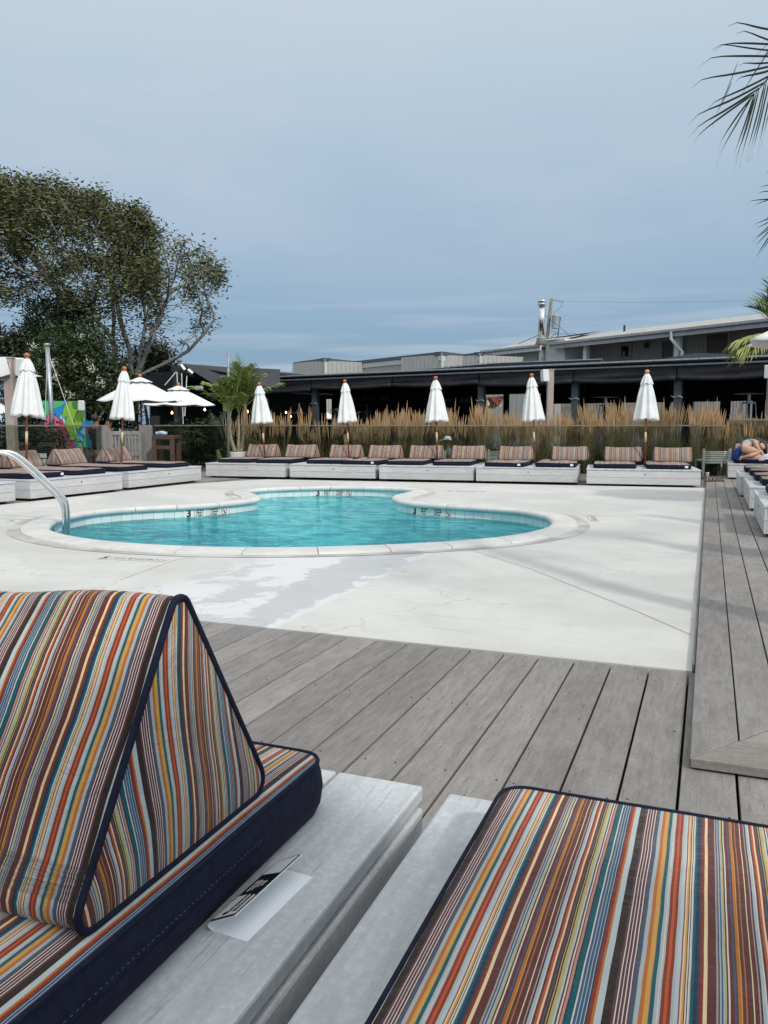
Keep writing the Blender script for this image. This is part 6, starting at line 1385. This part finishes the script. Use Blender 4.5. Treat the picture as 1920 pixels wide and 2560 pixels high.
# ================================================================== painted leaf mural
fq = Frame(col(104, 24.5), col(215, 24.5)); mur = thing('leaf_mural', 'bright painted panel of green, blue and pink tropical leaves at left', 'mural', tuple(fq.o), fq.ang)
PC = dict(b=simple('mural_blue', srgb('#1d86c4'), .6), lb=simple('mural_pale_blue', srgb('#8cc6e2'), .6), g=simple('mural_green', srgb('#7fae33'), .6), g2=simple('mural_mint', srgb('#4fb46a'), .6), dg=simple('mural_deep_green', srgb('#2f7d3a'), .6), p=simple('mural_pink', srgb('#d8657e'), .6), r=simple('mural_crimson', srgb('#b02a55'), .6), k=simple('mural_outline', (.008, .02, .03), .6))
PN = dict(b='blue_shape', lb='pale_blue_shape', g='green_leaf', g2='mint_leaf', dg='deep_green_shape', p='pink_shape', r='crimson_shape')
poly_on(fq, [(104, 1001), (213, 1003), (216, 1119), (104, 1126)], 0, .06, PC['b'], mur, 'panel')
lay = [0.0]
def shape(c, pts):
    lay[0] += .0025; cx = sum(p[0] for p in pts) / len(pts); cy_ = sum(p[1] for p in pts) / len(pts)
    big = [(x + (1.0 if x > cx else -1.0) * .8, y + (1 if y > cy_ else -1) * .8) for x, y in pts]; poly_on(fq, big, -lay[0], -lay[0] + .002, PC['k'], mur, 'outline'); poly_on(fq, pts, -lay[0] - .0012, -lay[0] + .001, PC[c], mur, PN[c])
shape('lb', [(104, 1040), (122, 1016), (140, 1020), (118, 1050), (110, 1068)]); shape('g2', [(104, 1002), (166, 1003), (160, 1012), (134, 1024), (122, 1040), (110, 1038), (116, 1018), (104, 1014)])
shape('lb', [(150, 1040), (158, 1036), (168, 1062), (178, 1078), (172, 1086), (156, 1060)]); shape('p', [(104, 1062), (124, 1034), (140, 1038), (152, 1054), (154, 1100), (160, 1122), (104, 1124)]); shape('r', [(150, 1050), (156, 1048), (176, 1092), (188, 1118), (168, 1122), (152, 1080)])
shape('g', [(164, 1014), (176, 1003), (212, 1003), (213, 1056), (204, 1044), (206, 1064), (196, 1074), (190, 1070), (192, 1084), (184, 1102), (174, 1098), (168, 1080), (162, 1062), (170, 1040), (158, 1046), (158, 1032)])
shape('lb', [(198, 1082), (213, 1066), (214, 1090), (208, 1108), (196, 1094)]); shape('b', [(200, 1078), (214, 1092), (212, 1100), (196, 1088)]); shape('g2', [(180, 1086), (192, 1092), (206, 1118), (196, 1118)]); shape('g2', [(206, 1118), (208, 1098), (214, 1074), (215, 1118)]); shape('dg', [(184, 1006), (196, 1004), (194, 1022), (186, 1020)])
ml = MB(); fs_ = lambda a, b, y: (fq.s(a), y, fq.z(a, b)); ml.tube([fs_(208, 1014, -.045), fs_(196, 1028, -.045), (fq.s(186), -.045, fq.z(186, 1052))], .008, 4); ml.build('leaf_vein', [PC['k']], mur)
s_ = speaker(at(205, 1014, 24.2), YAW, 'small pale speaker fixed on the top right corner of the leaf mural', 0, .75)
f2 = Frame(col(-40, 27), col(19, 27)); tm = thing('teal_mural', 'teal painted panel with white drop shapes at the left picture edge', 'mural', tuple(f2.o), f2.ang); teal = simple('teal_paint', srgb('#157a95'), .6)
poly_on(f2, [(-40, 1010), (19, 1034), (19, 1075), (-40, 1075)], 0, .06, teal, tm, 'panel'); poly_on(f2, [(-4, 1052), (3, 1036), (11, 1050), (7, 1057), (0, 1057)], -.02, -.002, M['white'], tm, 'white_drop')
f3 = Frame(col(216, 24.6), col(232, 24.8)); t2 = thing('teal_banner', 'small teal and red painted board right of the leaf mural', 'mural', tuple(f3.o), f3.ang); poly_on(f3, [(216, 1052), (240, 1052), (236, 1124), (217, 1118)], 0, .04, teal, t2, 'panel'); poly_on(f3, [(216, 1066), (224, 1062), (226, 1084), (217, 1090)], -.012, -.001, PC['r'], t2, 'red_shape')

# ================================================================== furniture behind the fences
def box_table(px0, px1, D, ytop, label, mat):
    a, b = col(px0, D), col(px1, D); f = Frame(a, b); h = at(px0, ytop, D).z; r = thing('bar_table', label, 'table', tuple(f.o), f.ang); m = MB(); m.box(0, f.len, 0, .7, h - .09, h); m.build('tabletop', [mat], r, bevel=.006)
    for x in (0, f.len - .1):
        for y in (0, .6): m = MB(); m.box(x, x + .1, y, y + .1, -.1, h - .09); m.build('leg', [mat], r)
    m = MB(); m.box(.1, f.len - .1, .02, .06, h - .32, h - .24); m.box(.1, f.len - .1, .02, .06, .22, .30); m.build('stretcher', [mat], r); return r
dkw = simple('dark_stained_wood', (.06, .03, .02), .5, c2=(.09, .05, .035), sc=6)
box_table(382, 437, 19.6, 1089, 'dark brown bar table behind the glass right of the wooden gate', dkw)
tw = thing('rolled_towel', 'pale blue folded towel on the dark bar table right of the gate', 'towel', tuple(at(401, 1084, 19.8))); m = MB()
for k, (x, z_, r_) in enumerate(((-.06, .0, .05), (.03, .01, .055), (.1, .0, .045))): m.tube([Vector((x - .06, 0, z_)), Vector((x + .07, .02, z_ + .01))], [r_, r_ * .8], 10)
m.build('cloth', [simple('pale_blue_towel', (.42, .50, .62), .9, c2=(.5, .57, .66), sc=12)], tw, smooth=True)
def slat_chair(px, D, ytop, wpx, label, mat=None):
    r = thing('slatted_chair', label, 'chair', tuple(col(px, D, 0)), YAW, 'white slatted chairs behind the fence'); w_ = wpx / F * D / 2; h = at(px, ytop, D).z; mat = mat or M['white']
    m = MB()
    for sx in (-1, 1): m.box(sx * w_ - .025, sx * w_ + .025, -.02, .03, 0, h)
    m.build('back_post', [mat], r)
    n = 7
    for k in range(n): m = MB(); z0 = .32 + (h - .36) * k / n; m.box(-w_ + .02, w_ - .02, -.012, .012, z0, z0 + (h - .36) / n * .58); m.build('back_slat', [mat], r)
    m = MB(); m.box(-w_, w_, .03, .5, .36, .40); m.build('seat', [mat], r)
    for sx in (-1, 1): m = MB(); m.box(sx * w_ - .025, sx * w_ + .025, .45, .5, 0, .36); m.build('leg', [mat], r)
slat_chair(1790, 18.95, 1122, 66, 'white slatted chair in the dark corner beside the raised walkway'); slat_chair(1236, 20.1, 1123, 30, 'white slatted chair behind the glass beside the middle platforms'); slat_chair(1128, 20.45, 1126, 30, 'white slatted chair behind the seated person in the cap')
bx = thing('bench', 'pale green slatted bench behind the fence at left', 'bench', tuple(col(88, 16.6)), YAW); m = MB()
for k in range(3): m.box(-.25, .25, 0, .03, .30 + k * .12, .39 + k * .12)
m.build('back_slat', [simple('pale_green_paint', (.30, .36, .32), .6)], bx); m = MB(); m.box(-.22, -.18, .03, .07, 0, .6); m.box(.18, .22, .03, .07, 0, .6); m.build('leg', [M['galv']], bx)
gv = thing('glass_cylinder', 'small clear metal cylinder on the bench behind the left wedge cushions', 'vase', tuple(at(89, 1147, 16.6))); m = MB(); m.lathe([(.001, 0), (.028, 0), (.030, .14), (.024, .14), (.022, .01), (.001, .01)], 16); m.build('cup', [M['steel']], gv, smooth=True)
# sandals and cup on the walkway
def sandal(loc, rz, label):
    r = thing('sandal', label, 'sandal', tuple(loc), rz, 'pair of brown sandals'); O = [(-.04, -.13), (.0, -.145), (.04, -.12), (.05, -.02), (.046, .08), (.02, .135), (-.025, .13), (-.05, .07), (-.042, -.02)]
    m = MB(); m.prism(O, 0, .022); m.build('sole', [simple('sandal_sole', (.09, .045, .03), .7)], r, bevel=.004)
    br = simple('brown_leather', (.20, .075, .045), .5)
    for y in (.065, -.02): m = MB(); m.tube([(-.05, y, .02), (-.035, y, .055), (0, y + .005, .072), (.035, y, .055), (.05, y, .02)], .014, 6); m.build('strap', [br], r, smooth=True); m = MB(); m.box(.02, .04, y - .012, y + .012, .062, .070); m.build('buckle', [M['steel']], r)
sp0 = gp(1776, 1204, Z1); sandal(sp0, R(-62), 'left brown sandal on the raised walkway by the tall grass'); sandal(sp0 + Vector((.16, .10, 0)), R(-50), 'right brown sandal on the raised walkway by the tall grass')
cu_ = thing('drink_cup', 'clear cup with white lid on the deck beside the sandals', 'cup', tuple(gp(1768, 1198, .0))); m = MB(); m.lathe([(.001, 0), (.028, 0), (.038, .13), (.001, .13)], 16); m.build('cup_body', [simple('grey_plastic', (.28, .29, .29), .3)], cu_, smooth=True); m = MB(); m.lathe([(.001, .13), (.041, .13), (.040, .15), (.001, .152)], 16); m.build('lid', [M['white']], cu_, smooth=True)
# ================================================================== people
SKIN = simple('skin', (.50, .30, .20), .5, c2=(.56, .34, .23), sc=5); SKIN2 = simple('tanned_skin', (.26, .13, .08), .5); HAIR = simple('dark_hair', (.012, .009, .008), .6, c2=(.03, .02, .015), sc=30)
for s_k in (SKIN,): s_k.node_tree.nodes['Principled BSDF'].inputs['Subsurface Weight'].default_value = .08
def skinfig(name, J, E_, mat, parent, root, sub=2, rscale=1.0):
    """J: name -> (Vector, radius x, radius y); E_: list of joint pairs"""
    ks = list(J); ix = {k: i for i, k in enumerate(ks)}; me = bpy.data.meshes.new(name); me.from_pydata([tuple(J[k][0]) for k in ks], [(ix[a], ix[b]) for a, b in E_], []); o = bpy.data.objects.new(name, me); S.collection.objects.link(o)
    md = o.modifiers.new('skin', 'SKIN'); md.use_smooth_shade = True; sv = me.skin_vertices[0].data
    for k in ks: r_ = J[k][1] * rscale; sv[ix[k]].radius = (r_, (J[k][2] if len(J[k]) > 2 else J[k][1]) * rscale); sv[ix[k]].use_root = (k == root)
    o.modifiers.new('sub', 'SUBSURF').levels = sub; o.modifiers['sub'].render_levels = sub
    dg = bpy.context.evaluated_depsgraph_get(); ev = o.evaluated_get(dg); m2 = bpy.data.meshes.new_from_object(ev); m2.materials.clear(); m2.materials.append(mat); m2.polygons.foreach_set('use_smooth', [True] * len(m2.polygons)); bpy.data.objects.remove(o)
    q = bpy.data.objects.new(name, m2); S.collection.objects.link(q); q.parent = parent; m2.name = name; return q
def ellip(c, rx, ry, rz, mat, parent, name, T=None, n=16, fn=None):
    m = MB(); pr = [(max(.0005, math.sin(math.pi * i / 12)), -math.cos(math.pi * i / 12)) for i in range(13)]; m.lathe(pr, n, T=Matrix.Translation(c) @ (T or Matrix.Identity(4)) @ Matrix.Diagonal((rx, ry, rz, 1)), cap=False); return m.build(name, [mat], parent, smooth=True)
def sleeping():
    # lying curled on the left side, knees drawn up, head on the far side
    D = 17.9; base = at(1858, 1150, D); r = thing('person', 'person in a light blue bikini top curled up asleep on the far end platform', 'person', tuple(base))
    def q(px, py, dz=0): return at(px, py, D + dz) - base
    J = dict(pel=(q(1857, 1127), .150, .135), wst=(q(1861, 1116, .12), .125, .11), chs=(q(1872, 1108, .22), .14, .115), shc=(q(1884, 1104, .26), .125, .09), nck=(q(1894, 1107, .30), .058), hd1=(q(1900, 1112, .30), .085), hd2=(q(1906, 1118, .27), .080), hd3=(q(1909, 1124, .24), .05),
             shR=(q(1886, 1103, .12), .062), elR=(q(1893, 1117, -.02), .046), fr=(q(1901, 1129, -.06), .040), wrR=(q(1909, 1138, -.08), .030), haR=(q(1914, 1142, -.08), .034, .02),
             hpR=(q(1862, 1125, -.12), .120), thR=(q(1882, 1126, -.20), .098), knR=(q(1898, 1131, -.22), .066), clR=(q(1884, 1136, -.24), .058), anR=(q(1862, 1142, -.26), .036), heR=(q(1853, 1143, -.26), .036), toR=(q(1850, 1148, -.30), .028, .022), 
             hpL=(q(1862, 1134, .02), .110), thL=(q(1884, 1139, -.05), .088), knL=(q(1904, 1143, -.10), .060), clL=(q(1888, 1145, -.12), .052), anL=(q(1868, 1148, -.16), .034), heL=(q(1861, 1147, -.18), .034), toL=(q(1856, 1151, -.2), .026, .02))
    E_ = [('pel', 'wst'), ('wst', 'chs'), ('chs', 'shc'), ('shc', 'nck'), ('nck', 'hd1'), ('hd1', 'hd2'), ('hd2', 'hd3'), ('shc', 'shR'), ('shR', 'elR'), ('elR', 'fr'), ('fr', 'wrR'), ('wrR', 'haR'), ('pel', 'hpR'), ('hpR', 'thR'), ('thR', 'knR'), ('knR', 'clR'), ('clR', 'anR'), ('anR', 'heR'), ('heR', 'toR'), ('pel', 'hpL'), ('hpL', 'thL'), ('thL', 'knL'), ('knL', 'clL'), ('clL', 'anL'), ('anL', 'heL'), ('heL', 'toL')]
    skinfig('body', J, E_, SKIN, r, 'pel', rscale=.88)
    # fingers and toes
    m = MB()
    h0 = J['haR'][0]; 
    for k in range(5): a = h0 + Vector((0, 0, .012 - .008 * k)); L_ = (.05, .06, .065, .06, .04)[k]; m.tube([a, a + RGT * L_ * .55 + Vector((0, 0, -.004)), a + RGT * L_ + Vector((0, 0, -.014))], [.009, .008, .006], 6)
    for nm in ('toR', 'toL'):
        for k in range(5): a = J[nm][0] + FWD * (-.02) + Vector((0, 0, .02 - .011 * k)); m.tube([a, a - RGT * .02 - FWD * .03], [.010 - .001 * k, .006], 5)
    m.build('fingers_and_toes', [SKIN], r, smooth=True)
    blue = simple('light_blue_fabric', srgb('#6fb2d6'), .8, c2=srgb('#8cc4e2'), sc=14); nav = simple('royal_blue_fabric', srgb('#15306e'), .85, c2=srgb('#224a8c'), sc=10)
    K = {k: J[k] for k in ('wst', 'chs')}; K['wst'] = (q(1862, 1113.5, .12), .130, .118); K['chs'] = (q(1870, 1107.5, .22), .150, .125); skinfig('bikini_top', K, [('wst', 'chs')], blue, r, 'wst', rscale=.92)
    m = MB(); n = 10; vs = []
    P = [(1846, 1124), (1838, 1136), (1828, 1147)]
    m.tube([q(1850, 1118, .02), q(1844, 1130, -.02), q(1838, 1142, -.05), q(1831, 1149, -.05)], [.04, .08, .085, .035], 12); m.tube([q(1838, 1146, -.04), q(1854, 1148, -.08)], [.09, .06], 12); m.build('blue_wrap', [nav], r, smooth=True)
    ellip(q(1893, 1105, .36), .12, .13, .10, HAIR, r, 'hair', Matrix.Rotation(.5, 4, 'Y')); m = MB(); m.tube([q(1898, 1104, .42), q(1908, 1110, .4), q(1913, 1122, .36), q(1914, 1134, .32)], [.08, .085, .06, .03], 10); m.build('hair_fall', [HAIR], r, smooth=True)
    tw2 = thing('white_towel', 'crumpled white towel beside the curled up person', 'towel', tuple(at(1913, 1150, 17.5))); m = MB(); rnd = random.Random(3)
    for k in range(5): m.tube([RGT * (-.13 + .02 * k) + Vector((0, 0, .01 + .018 * k)), RGT * .08 + Vector((0, .03, .03 + .015 * k)), RGT * .42 + Vector((0, .05, .02 + .012 * k))], [.03, .045, .03], 8)
    m.build('cloth', [simple('white_terry', (.74, .75, .78), .95, c2=(.64, .66, .72), sc=14, bmp=.4)], tw2, smooth=True)
sleeping()
def torso(px, D, yhead, label, shirt, hair=True, cap=False, z0=0, face=0, hs=1.0, skin=SKIN2, arms=((-.30, .12, -.34), (.30, .12, -.34))):
    hz = at(px, yhead, D).z; base = col(px, D, hz); r = thing('person', label, 'person', tuple(base), YAW + face)
    V = Vector; J = dict(pel=(V((0, 0, -.80)), .15, .12), wst=(V((0, .0, -.62)), .13, .10), chs=(V((0, .02, -.40)), .155, .11), shc=(V((0, .01, -.24)), .10, .08), nck=(V((0, 0, -.15)), .055), hd0=(V((0, -.01, -.07)), .07), hd1=(V((0, -.01, .02)), .088, .092), hd2=(V((0, 0, .09)), .07, .075))
    E_ = [('pel', 'wst'), ('wst', 'chs'), ('chs', 'shc'), ('shc', 'nck'), ('nck', 'hd0'), ('hd0', 'hd1'), ('hd1', 'hd2')]
    for sg, nm in ((-1, 'L'), (1, 'R')):
        J['sh' + nm] = (V((sg * .18, .01, -.25)), .062); J['el' + nm] = (V((sg * .25, -.03, -.50)), .045); J['wr' + nm] = (V((sg * .20, -.26, -.56)), .030); J['ha' + nm] = (V((sg * .17, -.34, -.55)), .034, .018); J['hp' + nm] = (V((sg * .10, -.05, -.84)), .10); J['kn' + nm] = (V((sg * .14, -.48, -.82)), .07); J['an' + nm] = (V((sg * .14, -.46, -1.22)), .045); J['ft' + nm] = (V((sg * .14, -.62, -1.26)), .035)
        E_ += [('shc', 'sh' + nm), ('sh' + nm, 'el' + nm), ('el' + nm, 'wr' + nm), ('wr' + nm, 'ha' + nm), ('pel', 'hp' + nm), ('hp' + nm, 'kn' + nm), ('kn' + nm, 'an' + nm), ('an' + nm, 'ft' + nm)]
    skinfig('body', J, E_, skin, r, 'pel')
    m = MB()
    for sg in (-1, 1):
        for k in range(5): a = V((sg * (.17 - .014 * (k - 2)), -.36, -.55)); m.tube([a, a + V((0, -.035, -.008)), a + V((0, -.06 + .006 * abs(k - 2), -.03))], [.009, .008, .006], 5)
    m.build('fingers', [skin], r, smooth=True)
    m = MB(); m.tube([(0, -.10, .0), (0, -.125, -.015), (0, -.105, -.03)], [.010, .016, .010], 6)
    for sg in (-1, 1): m.tube([(sg * .088, .0, .02), (sg * .100, .01, -.005), (sg * .090, 0, -.03)], .014, 6)
    m.build('nose_and_ears', [skin], r, smooth=True)
    K = {k: J[k] for k in ('pel', 'wst', 'chs', 'shc', 'shL', 'shR')}; K['slL'] = (J['shL'][0].lerp(J['elL'][0], .6), .066); K['slR'] = (J['shR'][0].lerp(J['elR'][0], .6), .066)
    skinfig('shirt', K, [('pel', 'wst'), ('wst', 'chs'), ('chs', 'shc'), ('shc', 'shL'), ('shc', 'shR'), ('shL', 'slL'), ('shR', 'slR')], shirt, r, 'pel', rscale=1.12)
    if hair: ellip(V((0, .03, .045)), .098, .105, .098, HAIR, r, 'hair')
    if cap:
        m = MB(); m.lathe([(.001, .135), (.05, .128), (.085, .10), (.102, .055), (.104, .03)], 20, cap=False); m.add([(-.08, -.07, .035), (.08, -.07, .035), (.07, -.19, .02), (0, -.215, .018), (-.07, -.19, .02), (-.08, -.07, .045), (.08, -.07, .045), (.07, -.19, .028), (0, -.215, .026), (-.07, -.19, .028)], [(0, 1, 2, 3, 4), (9, 8, 7, 6, 5), (0, 4, 9, 5), (4, 3, 8, 9), (3, 2, 7, 8), (2, 1, 6, 7)]); m.build('cap', [M['white']], r, smooth=False)
    return r
drk = simple('charcoal_tshirt', (.018, .017, .02), .9); gry = simple('grey_tshirt', (.25, .28, .28), .9)
torso(240, 21.5, 1049, 'person with short dark hair and dark T-shirt seen from behind beyond the glass', drk, face=R(155))
torso(272, 22.2, 1060, 'person half hidden behind the left gate post beyond the glass', simple('rust_top', (.10, .03, .025), .9), face=R(-30))
torso(1119, 20.62, 1103, 'person in a white cap and grey shirt sitting among the tall grass', gry, hair=False, cap=True, face=R(-80))

# ---- unseen open umbrella, added to shade the two near platforms (above and behind the camera)
o = make_open_umbrella(1.22, 2.75, 2.2, M['teak'], rot=.1); o.location = (1.02, -1.12, 0); o['label'] = 'unseen open white umbrella added to shade the two nearest platforms'; o['group'] = 'open white umbrellas'
